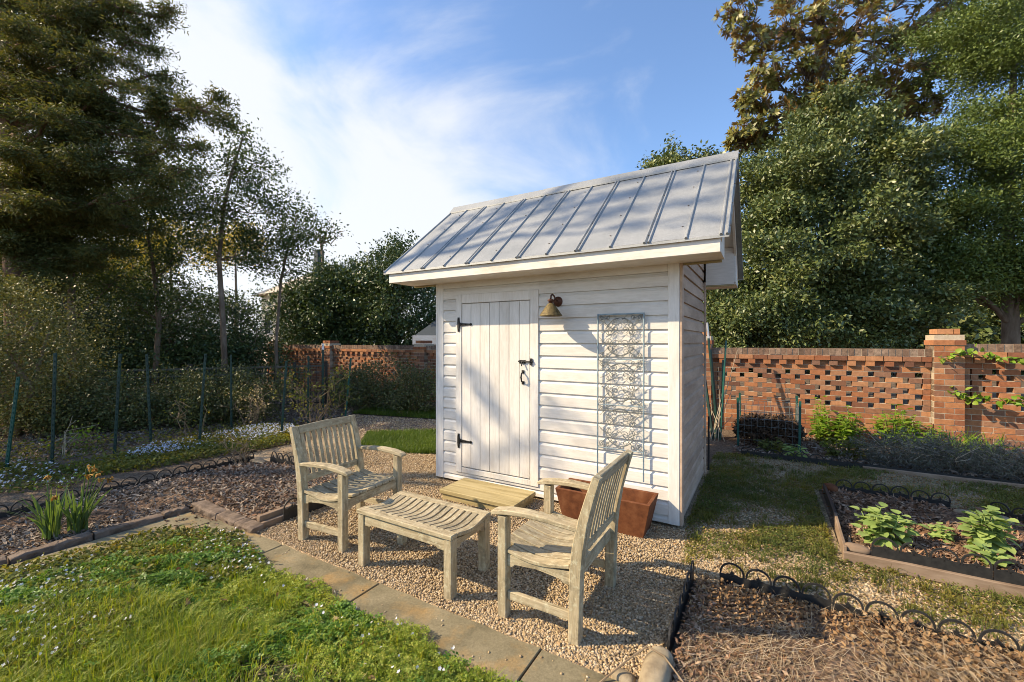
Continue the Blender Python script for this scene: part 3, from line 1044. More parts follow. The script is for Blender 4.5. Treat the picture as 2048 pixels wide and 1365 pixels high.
# ------------------------------------------------------------------ weathered teak furniture
def make_chair(loc, rz, label):
    """Front edge centre at the origin, sitter looks along -y."""
    c = empty('garden_chair', loc, rz, label, 'chair', 'weathered teak armchairs')
    hw, D, lg = .31, .45, .054
    for sx in (-1, 1):
        x = sx * (hw - lg / 2)
        MB().box((x - lg / 2, 0, 0), (x + lg / 2, lg, .553)).build('leg', M['teak_z'], c, bevel=.004)
        pts = [(x, D - .01, 0), (x, D - .005, .20), (x, D, .37), (x, D + .012, .48), (x, D + .04, .62), (x, D + .075, .74), (x, D + .108, .842)]
        MB().sweep(pts, [lg] * 7, [.058, .060, .062, .060, .052, .046, .040], (1, 0, 0)).build('leg', M['teak_z'], c, bevel=.004)
        # arm, gently bowed and overhanging the front leg
        pts = [(x, -.045, .556), (x, -.02, .566), (x, .06, .580), (x, .18, .588), (x, .30, .584), (x, .42, .574), (x, D + .015, .570)]
        MB().sweep(pts, [.060, .066, .070, .066, .060, .054, .050], [.020, .026, .028, .028, .027, .026, .026], (1, 0, 0)).build('armrest', M['teak_y'], c, bevel=.005)
        # side rail with its arched underside
        b = MB()
        f = lambda a, z, d: (d, a, z)
        b.prism([(lg, .285), (lg + .03, .285), (lg + .045, .300), (D / 2, .312), (D - .085, .300), (D - .07, .285), (D - .03, .285), (D - .03, .352), (D / 2, .335), (lg, .352)], x - .013, x + .013, f)
        b.build('side_rail', M['teak_y'], c, bevel=.002)
        MB().box((x - .013, lg, .105), (x + .013, D - .035, .15)).build('stretcher', M['teak_y'], c, bevel=.003)
    iw = hw - lg - .002
    b = MB()
    f = lambda a, z, d: (a, d, z)
    b.prism([(-iw, .285), (-iw + .035, .285), (-iw + .05, .303), (iw - .05, .303), (iw - .035, .285), (iw, .285), (iw, .362), (-iw, .362)], .014, .040, f)
    b.build('front_rail', M['teak_x'], c, bevel=.002)
    MB().box((-iw, D - .025, .30), (iw, D + .0, .372)).build('back_rail', M['teak_x'], c, bevel=.002)
    # dished seat slats running front to back
    b = MB()
    n = 8
    pitch = (2 * hw - .004) / n
    for k in range(n):
        x = -hw + .002 + pitch * (k + .5)
        y0 = lg + .003 if k in (0, n - 1) else -.006
        y1 = D - .034 if k in (0, n - 1) else D - .028
        pts = []
        for j in range(9):
            y = y0 + (y1 - y0) * j / 8
            q = (y + .006) / (D - .022)
            z = .376 - .034 * math.sin(min(1, max(0, q)) * 3.14) ** 1.2 + .008 * (1 - q)
            pts.append((x, y, z))
        b.sweep(pts, pitch - .011, .019, (1, 0, 0))
    b.build('seat', M['teak_y'], c, bevel=.003)
    # back: top rail, lower rail, upright slats
    yb = lambda z: D + .0 + max(0, z - .37) ** 1.35 * .285
    nrm = Vector((0, 1, -.22)).normalized()
    MB().sweep([(-iw - .0, yb(.815) - .003, .813), (0, yb(.82) + .004, .818), (iw, yb(.815) - .003, .813)], .030, .062, (0, 1, -.22)).build('top_rail', M['teak_x'], c, bevel=.006, seg=2)
    MB().sweep([(-iw, yb(.455), .452), (iw, yb(.455), .452)], .026, .050, (0, 1, -.1)).build('lower_rail', M['teak_x'], c, bevel=.003)
    b = MB()
    n = 10
    for k in range(n):
        x = -iw + (2 * iw) * (k + .5) / n
        pts = [(x, yb(z), z) for z in (.470, .56, .65, .73, .79)]
        b.sweep(pts, .030, .013, (1, 0, 0))
    b.build('backrest', M['teak_z'], c, bevel=.002)
    return c


make_chair(W(-1.245, 2.275), TH - R(90), 'weathered teak armchair by the rusty planter, seen from its side, facing the table')
make_chair(W(-2.57, 2.30), TH + R(90) + R(4), 'weathered teak armchair facing us beside the mulch bed, sun patches on its seat')

t = empty('slatted_table', W(-2.325, 1.935), TH, 'low weathered teak table with wavy slats between the two chairs', 'table')
L_, D_, lg = .785, .405, .056
for x in (0, L_ - lg):
    for y in (0, D_ - lg):
        MB().box((x, y, 0), (x + lg, y + lg, .352)).build('leg', M['teak_z'], t, bevel=.003)
for y0, y1 in ((.006, .030), (D_ - .030, D_ - .006)):
    f = lambda a, z, d: (a, d, z)
    MB().prism([(lg, .282), (lg + .05, .282), (lg + .065, .294), (L_ - lg - .065, .294), (L_ - lg - .05, .282), (L_ - lg, .282), (L_ - lg, .349), (lg, .349)], y0, y1, f).build('apron', M['teak_x'], t, bevel=.002)
for x0, x1 in ((.006, .030), (L_ - .030, L_ - .006)):
    f = lambda a, z, d: (d, a, z)
    MB().prism([(lg, .282), (lg + .03, .282), (lg + .05, .30), (D_ - lg - .05, .30), (D_ - lg - .03, .282), (D_ - lg, .282), (D_ - lg, .343), (D_ / 2, .325), (lg, .343)], x0, x1, f).build('apron', M['teak_y'], t, bevel=.002)
for y0, y1 in ((-.006, .052), (D_ - .052, D_ + .006)):
    MB().box((-.006, y0, .354), (L_ + .006, y1, .382)).build('top_rail', M['teak_x'], t, bevel=.004)
b = MB()
n = 15
pitch = (L_ + .012) / n
for k in range(n):
    x = -.006 + pitch * (k + .5)
    pts = []
    for j in range(11):
        y = .054 + (D_ - .108) * j / 10
        q = j / 10
        pts.append((x, y, .369 - .024 * math.sin(q * 3.14) ** 1.3))
    b.sweep(pts, pitch - (.002 if k in (0, n - 1) else .012), .022, (1, 0, 0))
b.build('tabletop', M['teak_y'], t, bevel=.002)

# ------------------------------------------------------------------ pierced brick garden wall
CH = .0768           # course height
BL = .257            # brick plus opening


def brick_piece(b, rs, s0, s1, z0, z1, out=0.0, dep=.10):
    j = lambda a: rs.uniform(-a, a)
    o = out + j(.003)
    b.box((s0 + .004 + j(.0015), -o, z0 + .0045 + j(.001)), (s1 - .004 + j(.0015), dep, z1 - .0045 + j(.001)))


def wall_bay(root, s0, s1, lift, seed):
    """s0..s1 between two piers; y = 0 is the face, +y away from the garden."""
    rs = random.Random(seed)
    b, mo, cp = MB(), MB(), MB()
    z = -.022 + lift
    rows = 7
    zz = [z + CH * k for k in range(rows + 1)]
    for k in range(-1 if lift > .01 else 0, rows):
        a, c = z + CH * k, z + CH * (k + 1)
        x = s0 - (.11 if k % 2 else 0)
        while x < s1:
            x0, x1 = max(x, s0), min(x + .205, s1)
            if x1 - x0 > .03: brick_piece(b, rs, x0, x1, a, c)
            x += .205
    top = z + CH * rows
    mo.box((s0, .004, 0), (s1, .096, top - .003))
    # seven pierced rows
    for k in range(7):
        a, c = top + CH * k, top + CH * (k + 1)
        off = BL / 2 if k % 2 else 0
        x = s0 + .10 - BL - off
        # solid ends beside the piers
        brick_piece(b, rs, s0, s0 + .085, a, c)
        brick_piece(b, rs, s1 - .085, s1, a, c)
        while x < s1:
            x0, x1 = max(x, s0 + .085), min(x + .195, s1 - .085)
            if x1 - x0 > .02: brick_piece(b, rs, x0, x1, a, c)
            x += BL
        mo.box((s0, .006, a - .0044), (s1, .094, a + .0044))
    top += 7 * CH
    x = s0
    while x < s1:
        brick_piece(b, rs, x, min(x + .205, s1), top, top + CH)
        x += .205
    mo.box((s0, .005, top - .0044), (s1, .095, top + 3 * CH))
    top += CH
    x = s0
    k = 0
    while x < s1:                                    # dog-tooth course of headers
        if s1 - x > .03: brick_piece(b, rs, x, min(x + .108, s1), top, top + CH, .045 if k % 2 else 0)
        x += .108
        k += 1
    top += CH
    x = s0
    while x < s1:
        if s1 - x > .03: brick_piece(b, rs, x, min(x + .205, s1), top, top + CH, .052)
        x += .205
    top += CH
    mo.box((s0, -.045, top - .004), (s1, .14, top + .098))
    x = s0
    while x < s1:
        if s1 - x > .02: brick_piece(cp, rs, x, min(x + .077, s1), top, top + .107, .050, .15)
        x += .077
    b.build('pierced_panel', M['brick'], root)
    cp.build('coping', M['coping'], root)
    mo.build('mortar', M['mortar'], root)
    return top + .107


def pier(root, s0, s1, h, seed):
    rs = random.Random(seed)
    b, mo = MB(), MB()
    z = -.02
    k = 0
    y0, y1 = -.12, .26
    while z < h - .02:
        cap = z > h - .18
        e = -.035 if z > h - .17 else (.012 if z > h - .25 else 0)
        w = s1 - s0
        cut = .205 if k % 2 else .105
        for a, c in ((s0 - e, s0 + cut), (s0 + cut, s1 + e)):
            j = lambda q: rs.uniform(-q, q)
            b.box((a + .004, y0 - e + j(.002), z + .0045), (c - .004, y1 + e + j(.002), z + CH - .0045))
        z += CH
        k += 1
    mo.box((s0 + .004, y0 + .004, 0), (s1 - .004, y1 - .004, z - CH - .01))
    b.build('pier', M['brick'], root, bevel=0)
    mo.build('mortar', M['mortar'], root)


bw = empty('brick_wall', W(0, T_WALL), TH, 'red brick garden wall with pierced panels and square piers', 'wall')
PR = [(-13.9, -13.55), (-11.15, -10.75), (-7.52, -7.17), (-4.20, -3.86), (-1.06, -.753), (2.018, 2.323), (5.10, 5.41)]
for i in range(len(PR) - 1):
    wall_bay(bw, PR[i][1], PR[i + 1][0], .075 if i == 5 else 0, 40 + i)
for i, (a, c) in enumerate(PR):
    pier(bw, a, c, 1.64 if i >= 4 else 1.52, 70 + i)
wall_bay(bw, 5.41, 8.2, .075, 99)

# ------------------------------------------------------------------ trees and shrubs
def limb_pts(a, c, rs, n=6, sag=0.0, wob=.08):
    a, c = np.asarray(a, float), np.asarray(c, float)
    L = np.linalg.norm(c - a)
    pts = []
    for i in range(n + 1):
        q = i / n
        p = a + (c - a) * q
        p[2] += sag * L * math.sin(q * 3.14)
        if 0 < i < n: p += rs.normal(size=3) * wob * L / n
        pts.append(tuple(p))
    return pts


DENS = {'holly_leaves': 3.2, 'willow_oak_leaves': 3.4, 'camellia_leaves': 2.6, 'azalea_leaves': 2.4, 'privet_leaves': 2.4, 'loose_tree_leaves': 3.6}
TIER = {'holly_leaves': (60, (.19, .19, .085)), 'willow_oak_leaves': (64, (.24, .24, .09)), 'camellia_leaves': (10, (.16, .16, .11)), 'loose_tree_leaves': (16, (.17, .17, .035)), 'azalea_leaves': (8, (.09, .09, .05))}


def tree(name, label, cat, base, trunk, r0, lobes, leaf, bark, seed, k=9, sig=.12, L=.06, Wd=.03, up=.3, outw=.5, droop=0.0,
         group=None, limbs=True, inner=.45, lump=.25, twigs=2, fold=.2, extra=None, trunkname='trunk', stems=None):
    """trunk: points up the stem; lobes: (centre, radii, clumps)."""
    rs = np.random.RandomState(seed)
    base = Vector(base)
    root = empty(name, base, 0, label, cat, group)
    bm = MB()
    n = len(trunk)
    for st in (stems or [trunk]):
        pts = [Vector(p) - base for p in st]
        bm.tube(pts, [r0 * (1 - .72 * i / (len(pts) - 1)) for i in range(len(pts))], 9)
    tp = np.array([Vector(p) - base for p in trunk])
    parts = []
    for c, r, m in lobes:
        m = int(m * DENS.get(leaf.name, 1))
        c = np.asarray(Vector(c) - base, float)
        r = np.asarray(r if hasattr(r, '__len__') else (r, r, r), float)
        if leaf.name in TIER:
            p, d = shell(rs, c, r, int(m * .76), .82, lump)
            p, d = tiers(rs, p, d, *TIER[leaf.name])
            p2, d2 = shell(rs, c, r * .76, int(m * .24), .25, lump)
            p, d = np.concatenate([p, p2]), np.concatenate([d, d2])
        else:
            p, d = shell(rs, c, r, m, inner, lump)
        sg = np.asarray(sig) * np.ones(3)
        parts.append(cloud(rs, p, k, sg, L, Wd, up, d, outw, droop, fold))
        if limbs:
            # a limb from the trunk, lower than the lobe, then twigs to some clumps
            dd = np.linalg.norm(tp - (c - np.array([0, 0, np.linalg.norm(c[:2] - tp[:, :2].mean(0)) * .5])), axis=1)
            j = int(np.argmin(dd))
            rl = r0 * (1 - .72 * j / max(1, n - 1)) * .45
            lp = limb_pts(tp[j], c, rs, 5, -.05)
            bm.tube(lp, [rl * (1 - .7 * i / 5) for i in range(6)], 6)
            for q in range(twigs):
                e = p[rs.randint(len(p))]
                bm.tube(limb_pts(lp[rs.randint(3, 6)], e, rs, 4), [rl * .35, rl * .3, rl * .24, rl * .18, rl * .1], 4)
    if extra: extra(rs, bm, parts, base)
    bm.build(trunkname, bark, root, True)
    V, F = merge(parts)
    np_mesh('crown', V, F, leaf, root)
    return root


def pts(*a):
    return [P(*q) for q in a]


def lobe(px, py, Y, rx, ry=None, rz=None, n=100):
    return (P(px, py, Y), (rx, ry or rx, rz or rx), n)


# --- the big cedar at the upper left: long level boughs
def cedar():
    rs = np.random.RandomState(11)
    tr = [W0 for W0 in pts((40, 900, 8.6), (34, 600, 8.6), (26, 400, 8.6), (16, 200, 8.6), (8, 20, 8.6), (0, -120, 8.6))]
    base = Vector((tr[0].x, tr[0].y, 0))
    tr[0] = base
    root = empty('cedar_tree', base, 0, 'tall dark cedar with long drooping boughs at the upper left', 'tree')
    bm = MB()
    bm.tube([p - base for p in tr], [.20, .18, .165, .15, .135, .12], 10)
    parts = []
    tips = [(455, 238, 7.6), (440, 195, 7.9), (400, 300, 7.4), (345, 25, 8.4), (330, 150, 8.2), (300, 60, 8.6), (385, 215, 8.0), (370, 340, 7.6), (330, 400, 7.8), (260, 20, 9.0), (210, 120, 8.0), (250, 230, 8.6),
            (180, 330, 7.4), (130, 240, 7.2), (280, 320, 8.2), (60, 60, 7.2), (120, 100, 9.6), (30, 300, 7.2), (-60, 150, 7.6), (-160, 330, 8.2), (-120, 30, 8.8), (200, 430, 8.4), (90, 400, 7.6), (260, 420, 9.2),
            (-40, 420, 7.8), (150, 20, 8.0), (210, -40, 8.4), (60, -60, 8.6), (310, 100, 8.3), (230, 170, 7.8), (345, 255, 8.1), (160, 180, 8.4), (310, 460, 8.8), (120, 470, 8.8), (20, 480, 8.2), (100, 560, 8.4), (190, 525, 8.8), (-20, 565, 8.0), (250, 505, 9.0), (60, 520, 9.0)]
    for px, py, Y in tips:
        e = np.array(P(px, py, Y) - base)
        z = e[2] - .15 - .06 * np.linalg.norm(e[:2])
        z = min(max(z, 2.2), 8.0)
        a = np.array([0, 0, z])
        for i in range(len(tr) - 1):
            if tr[i].z <= z <= tr[i + 1].z:
                q = (z - tr[i].z) / (tr[i + 1].z - tr[i].z)
                a = np.array(tr[i].lerp(tr[i + 1], q) - base)
        lp = limb_pts(a, e, rs, 8, .05, .25)
        bm.tube(lp, [.05 * (1 - .85 * i / 8) + .006 for i in range(9)], 6)
        lp = np.array(lp)
        for i in range(2, 9):
            c = lp[i]
            nb = 5 if i < 8 else 3
            for _ in range(nb):
                side = rs.normal(size=3) * np.array([.5, .5, .10])
                side[2] -= .06
                tw = c + side * (.55 + .1 * (8 - i) / 8) * (1.0 if i < 8 else .5)
                bm.tube([tuple(c), tuple((c + tw) / 2 + np.array([0, 0, .04])), tuple(tw)], [.012, .008, .004], 4)
                m = 9
                qs = rs.uniform(.25, 1.05, m)[:, None]
                cl = c + (tw - c) * qs + rs.normal(size=(m, 3)) * .05
                od = unit(np.repeat((tw - c)[None], m, 0))
                parts.append(cloud(rs, cl, 20, (.075, .075, .045), .078, .021, .5, od, .9, .25))
    bm.build('trunk', M['bark_red'], root, True)
    V, F = merge(parts)
    np_mesh('crown', V, F, M['cedar'], root)


cedar()
# a dead curled bough is part of the cedar's look; thin trees in the left background
LT = 'thin trees behind the iron fence'


def airy(name, label, base_px, trunk, lobes, seed, r0=.07, leaf='loose', k=8, L=.075, sig=.13, bark='bark', Wd=.04):
    tr = pts(*trunk)
    base = Vector((tr[0].x, tr[0].y, 0))
    return tree(name, label, 'tree', base, [base] + tr[1:], r0, [lobe(*q) for q in lobes], M[leaf], M[bark], seed, k=k, sig=sig, L=L, Wd=Wd, inner=.1, lump=.35, group=LT, up=.6, twigs=5)


airy('slender_tree', 'slender airy tree with level tiers of foliage against the bright sky, left of the shed', 0,
     [(452, 800, 10), (446, 640, 10), (438, 520, 10), (447, 420, 10), (462, 350, 10), (486, 275, 10)],
     [(488, 285, 10, .32, .3, .22, 20), (465, 330, 10, .35, .35, .20, 20), (515, 325, 10, .32, .3, .14, 16), (430, 350, 10.2, .40, .4, .16, 22), (505, 365, 10, .40, .4, .15, 22),
      (530, 405, 9.9, .52, .5, .14, 30), (455, 400, 10, .5, .5, .16, 26), (400, 420, 10.1, .6, .5, .2, 36), (545, 425, 10, .28, .3, .10, 12), (480, 450, 10, .75, .6, .16, 40), (420, 480, 10, .6, .6, .2, 36), (520, 490, 10.2, .5, .5, .16, 26), (380, 335, 10.3, .4, .4, .2, 18), (470, 520, 10.2, .6, .5, .2, 26)], 21)
airy('slender_tree', 'leaning double stemmed tree behind the fence, left of the tiered slender tree', 0,
     [(308, 800, 10.5), (318, 640, 10.5), (310, 560, 10.5), (296, 470, 10.5), (310, 400, 10.5)],
     [(300, 390, 10.4, .9, .7, .5, 90), (240, 440, 10.4, .8, .7, .4, 70), (350, 430, 10.5, .7, .7, .4, 60), (290, 490, 10.6, .8, .6, .3, 50), (350, 350, 10.3, .6, .6, .4, 50), (330, 560, 10.8, .6, .5, .3, 40), (270, 600, 10.8, .8, .6, .35, 60), (380, 600, 10.8, .7, .6, .3, 50), (190, 540, 10.6, .8, .6, .4, 60), (350, 510, 10.6, .7, .6, .3, 50)], 22)
airy('slender_tree', 'straight pale trunked tree in front of the dark shrubs at the left', 0,
     [(146, 800, 9.5), (144, 640, 9.5), (142, 520, 9.5), (132, 430, 9.5), (136, 340, 9.5)],
     [(140, 400, 9.3, 1.0, .8, .5, 120), (60, 420, 9.3, .9, .8, .5, 90), (200, 380, 9.6, .9, .8, .5, 100), (100, 490, 9.6, .8, .7, .35, 60), (210, 470, 9.8, .7, .6, .35, 60), (170, 300, 9.6, 1.0, .8, .5, 90), (20, 500, 9.4, .7, .6, .3, 50), (110, 560, 9.8, .9, .7, .35, 60), (220, 570, 10, .8, .7, .35, 60), (30, 590, 9.6, .8, .7, .35, 60)], 23, r0=.09)
airy('slender_tree', 'small round topped sapling just left of the dark evergreens behind the wall', 0,
     [(556, 800, 11), (552, 690, 11), (562, 560, 11), (580, 480, 11), (596, 430, 11)],
     [(590, 440, 11, .5, .5, .28, 40), (560, 480, 11, .5, .5, .25, 36), (615, 470, 11, .45, .4, .22, 30), (590, 520, 11, .55, .5, .25, 36), (545, 540, 11, .5, .5, .25, 30)], 24, r0=.05)
# bare twiggy tree
tr = pts((650, 700, 17), (648, 560, 17), (643, 490, 17), (650, 470, 17))
bt = empty('bare_tree', (tr[0].x, tr[0].y, 0), 0, 'leafless twiggy treetop showing above the dark evergreens', 'tree')
b = MB()
bb = Vector((tr[0].x, tr[0].y, 0))
b.tube([p - bb for p in [bb] + tr[1:]], [.07, .06, .05, .03], 6)
rs = np.random.RandomState(5)
for e in ((620, 462), (630, 450), (668, 448), (685, 470), (676, 455), (655, 445), (612, 475), (690, 462), (640, 455)):
    q = P(*e, 17) - bb
    lp = limb_pts(tr[2] - bb, q, rs, 5, .06, .35)
    b.tube(lp, [.03, .026, .022, .017, .013, .009], 4)
    for _ in range(3):
        o = lp[rs.randint(2, 6)]
        b.tube([o, tuple(np.array(o) + rs.normal(size=3) * (.28, .2, .2))], [.012, .007], 4)
b.build('trunk', M['twig'], bt)

# --- dense shrubs beyond the iron fence
SH_G = 'dense dark shrubs beyond the iron fence'


def shrub(name, label, cx, Y, w, h, leaf, seed, n=260, group=None, k=10, L=.07, Wd=.035, sig=.09, z0=.05, dep=None, bark='twig', cat='shrub', inner=.55, lump=.3, up=.35, dens=1.0):
    base = P(cx, 700, Y)
    base.z = 0
    dep = dep or w
    if leaf == 'azalea': h *= .88
    lob = [(base + Vector((0, 0, z0 + (h - z0) * .55)), (w, dep, (h - z0) * .5), int(n * .6)),
           (base + Vector((w * .35, -.1, z0 + (h - z0) * .35)), (w * .6, dep * .8, (h - z0) * .38), int(n * .22)),
           (base + Vector((-w * .35, -.1, z0 + (h - z0) * .33)), (w * .6, dep * .8, (h - z0) * .36), int(n * .22))]
    rs = random.Random(seed)
    st = [[base + Vector((rs.uniform(-.06, .06), rs.uniform(-.06, .06), 0)), base + Vector((rs.uniform(-.3, .3) * w, rs.uniform(-.3, .3) * dep, h * .3)), base + Vector((rs.uniform(-.6, .6) * w, rs.uniform(-.5, .5) * dep, h * .72))] for _ in range(6)]
    return tree(name, label, cat, base, st[0], .022 * max(1, h), lob, M[leaf], M[bark], seed, k=k, sig=sig, L=L, Wd=Wd, inner=inner, lump=lump, limbs=False, group=group, trunkname='stem', stems=st, up=up)


for i, (cx, Y, w, h, n, lab) in enumerate([
        (120, 11.5, 1.7, 3.6, 780, 'tall dark shrub behind the straight pale tree trunk'),
        (235, 11.8, 1.4, 3.1, 640, 'dark glossy shrub between the pale trunk and the double stemmed tree'),
        (345, 11.8, 1.3, 2.8, 560, 'dark shrub behind the double stemmed tree'),
        (430, 12.2, 1.2, 2.6, 480, 'dark shrub at the foot of the tiered slender tree'),
        (488, 12.4, .95, 2.6, 420, 'dark shrub left of the end of the brick wall, below the pale house'),
        (20, 12.2, 1.8, 4.2, 760, 'tall dark shrub at the left edge behind the yellow green shrub')]):
    shrub('evergreen_shrub', lab, cx, Y, w, h, 'camellia', 100 + i, n, SH_G, k=10, L=.085, Wd=.042, sig=.12)

# yellow green privet in the left foreground, azaleas along the fence
shrub('privet_shrub', 'yellow green small leaved shrub at the left edge of the garden', 35, 6.7, 1.05, 2.55, 'privet', 131, 900, None, k=13, L=.040, Wd=.024, sig=.075, inner=.5)
AZ = 'low azaleas in front of the iron fence'
for i, (cx, Y, w, h, n, lab) in enumerate([
        (160, 6.9, .55, .82, 230, 'low azalea behind the leftmost green posts'),
        (235, 7.2, .70, .95, 280, 'low dark azalea in front of the middle of the iron fence'),
        (340, 7.5, .75, .98, 300, 'rounded azalea right of the twin green posts'),
        (425, 7.7, .70, 1.0, 300, 'olive green azalea, the fullest of the row along the fence'),
        (505, 8.0, .75, 1.12, 300, 'grey green azalea behind the pale flowering twigs')]):
    shrub('azalea_shrub', lab, cx, Y, w, h, 'azalea', 140 + i, n, AZ, k=12, L=.048, Wd=.022, sig=.07)
WS = 'shrubs along the brick wall behind the shed'
for i, (cx, Y, w, h, n, lab) in enumerate([
        (755, 9.6, .75, 1.05, 300, 'dusty green azalea left of the shed in front of the brick wall'),
        (700, 10.2, .55, .80, 170, 'low azalea at the end of the iron fence, before the brick wall'),
        (830, 9.0, .55, 1.02, 240, 'azalea half hidden by the shed corner, before the brick wall')]):
    shrub('azalea_shrub', lab, cx, Y, w, h, 'azalea', 150 + i, n, WS, k=12, L=.052, Wd=.024, sig=.075)

# dark evergreens beyond the wall, left of the shed
DE = 'dark evergreens beyond the brick wall'
for i, (cx, Y, w, h, n, lab) in enumerate([
        (795, 14.6, 1.55, 4.85, 620, 'tallest dark evergreen beyond the wall, touching the shed roof'),
        (690, 15.0, 1.35, 4.35, 480, 'rounded dark evergreen beyond the wall, left of the tallest one'),
        (615, 14.4, 1.0, 3.6, 330, 'lower dark evergreen behind the small round topped sapling')]):
    base = P(cx, 700, Y)
    base.z = 0
    z = lambda q: base + Vector((0, 0, q))
    lobs = [(z(h * .52), (w, w, h * .42), n), (z(h * .80) + Vector((.25 * w, 0, 0)), (w * .45, w * .45, h * .20), n // 5), (z(h * .72) - Vector((.4 * w, 0, 0)), (w * .5, w * .5, h * .2), n // 5), (z(h * .22), (w * .95, w, h * .22), n // 4)]
    tree('evergreen_tree', lab, 'tree', base, [base, z(h * .4), z(h * .8)], .09, lobs, M['camellia'], M['bark'], 160 + i, k=13, sig=.15, L=.115, Wd=.055, inner=.6, lump=.25, group=DE, limbs=False)

# holly and friends beyond the wall at the right
def big(name, label, cx, Y, h, lobes, leaf, seed, k, L, Wd, sig, r0=.14, inner=.62, lump=.16, up=.35, trunk=None, outw=.6):
    base = P(cx, 700, Y)
    base.z = 0
    tr = [base] + ([Vector(q) for q in trunk] if trunk else [base + Vector((.05, 0, h * .35)), base + Vector((-.05, 0, h * .75))])
    return tree(name, label, 'tree', base, tr, r0, [lobe(*q) for q in lobes], M[leaf], M['bark'], seed, k=k, L=L, Wd=Wd, sig=sig, inner=inner, lump=lump, up=up, outw=outw, twigs=1)


big('holly_tree', 'dense rounded holly behind the brick wall, right of the shed roof', 1650, 9.6, 6.5,
    [(1650, 430, 9.8, 1.75, 1.6, 1.9, 1500), (1640, 300, 10, 1.0, 1.0, .85, 400), (1560, 520, 9.5, 1.2, 1.2, 1.2, 560), (1740, 360, 10, 1.0, 1.0, 1.0, 400), (1760, 560, 9.4, 1.0, 1.0, 1.0, 420),
     (1640, 620, 9.2, 1.3, .9, .62, 520), (1520, 640, 9.3, .8, .8, .6, 320), (1760, 650, 9.1, .8, .7, .45, 260), (1690, 235, 10.2, .45, .5, .42, 90), (1600, 245, 10.3, .35, .4, .3, 60), (1450, 655, 9.6, .7, .7, .5, 240), (1440, 560, 10.3, .7, .7, .9, 260), (1530, 380, 10.2, .7, .8, .8, 260)],
    'holly', 201, 11, .088, .042, .085)
big('willow_oak_tree', 'tall light green tree at the right edge, beyond the holly', 2020, 9.2, 8,
    [(2010, 400, 9.4, 1.35, 1.3, 1.2, 900), (2040, 180, 9.8, 1.5, 1.4, 1.3, 900), (1930, 300, 9.6, .8, .8, .8, 330), (1900, 440, 9.3, .75, .8, .6, 330), (1960, 90, 10, .9, .9, .8, 400), (2060, 20, 10.2, 1.3, 1.2, 1.0, 500),
     (2160, 330, 9.6, 1.4, 1.4, 1.8, 500), (1930, 540, 9.1, .85, .8, .42, 330), (2040, 560, 9.0, .8, .8, .45, 330), (1870, 520, 9.4, .5, .6, .4, 180), (2150, 580, 9.0, .8, .8, .5, 260)],
    'olive', 202, 12, .070, .030, .09, r0=.17, trunk=[P(2022, 650, 9.2), P(2015, 500, 9.3), P(2020, 300, 9.5), P(2030, 100, 9.8)])
# magnolia: whorls of big leaves
def magnolia():
    rs = np.random.RandomState(33)
    Y = 12.0
    tr = pts((1660, 800, Y), (1655, 500, Y), (1645, 250, Y), (1640, 80, Y), (1636, -80, Y), (1640, -230, Y))
    base = Vector((tr[0].x, tr[0].y, 0))
    tr[0] = base
    root = empty('magnolia_tree', base, 0, 'big leaved magnolia with rusty undersides towering behind the holly', 'tree')
    bm = MB()
    tl = np.array([p - base for p in tr])
    bm.tube(tl, [.22, .19, .16, .14, .11, .08], 9)
    lob = [(1480, 30, 11.6, .55), (1500, 90, 11.6, .5), (1530, 150, 11.5, .5), (1500, 200, 11.6, .45), (1490, 262, 11.6, .45), (1545, 230, 11.4, .55), (1570, 60, 11.8, .6), (1600, 130, 11.4, .6), (1570, -10, 12, .5), (1640, 40, 11.2, .6),
           (1690, 120, 11.2, .6), (1720, 50, 11.4, .6), (1760, 150, 11.5, .6), (1790, 80, 11.8, .6), (1830, 170, 11.8, .6), (1700, 190, 11.2, .5), (1640, 200, 11.2, .5), (1850, 60, 12.2, .6), (1880, 130, 12.4, .5), (1600, 200, 11.6, .5),
           (1750, -20, 12, .7), (1660, -50, 12, .7), (1850, -30, 12.3, .7), (1540, -60, 12.2, .5), (1760, -120, 12.4, .8), (1640, -150, 12.4, .7), (1850, 215, 11.6, .45), (1780, 215, 11.4, .45), (1900, 20, 12.6, .6), (1475, 290, 11.8, .3), (1520, 285, 11.9, .4)]
    parts = []
    for px, py, y, r in lob:
        c = np.array(P(px, py, y) - base)
        j = int(np.argmin(np.abs(tl[:, 2] - (c[2] - .7))))
        a = tl[j]
        lp = limb_pts(a, c, rs, 6, -.06, .25)
        bm.tube(lp, [.055, .048, .04, .033, .026, .02, .014], 6)
        m = 42
        p, d = shell(rs, c, (r, r, r * .8), m, .35, .2)
        for i in range(m):
            bm.tube([lp[rs.randint(4, 7)], tuple((np.array(lp[5]) + p[i]) / 2 + rs.normal(size=3) * .05), tuple(p[i])], [.014, .011, .008], 4)
            ax = unit(d[i] + np.array([-.1, -.15, .45]))
            n = 11
            ang = rs.uniform(0, 6.28) + np.arange(n) * 2.4
            u = unit(np.cross(ax, rs.normal(size=3)))
            v = np.cross(ax, u)
            rad = u[None] * np.cos(ang)[:, None] + v[None] * np.sin(ang)[:, None]
            el = rs.uniform(.1, .9, n)[:, None]
            dirs = unit(rad + ax[None] * el)
            nr = unit(ax[None] - rad * .3 + rs.normal(size=(n, 3)) * .25)
            LL = rs.uniform(.12, .21, n)
            pos = p[i][None] + ax[None] * rs.uniform(-.05, .05, n)[:, None] + rad * .015
            parts.append(leaf_mesh(pos, dirs, nr, LL, LL * .42, .16))
    bm.build('trunk', M['bark'], root, True)
    V, F = merge(parts)
    np_mesh('crown', V, F, M['magnolia'], root)


magnolia()
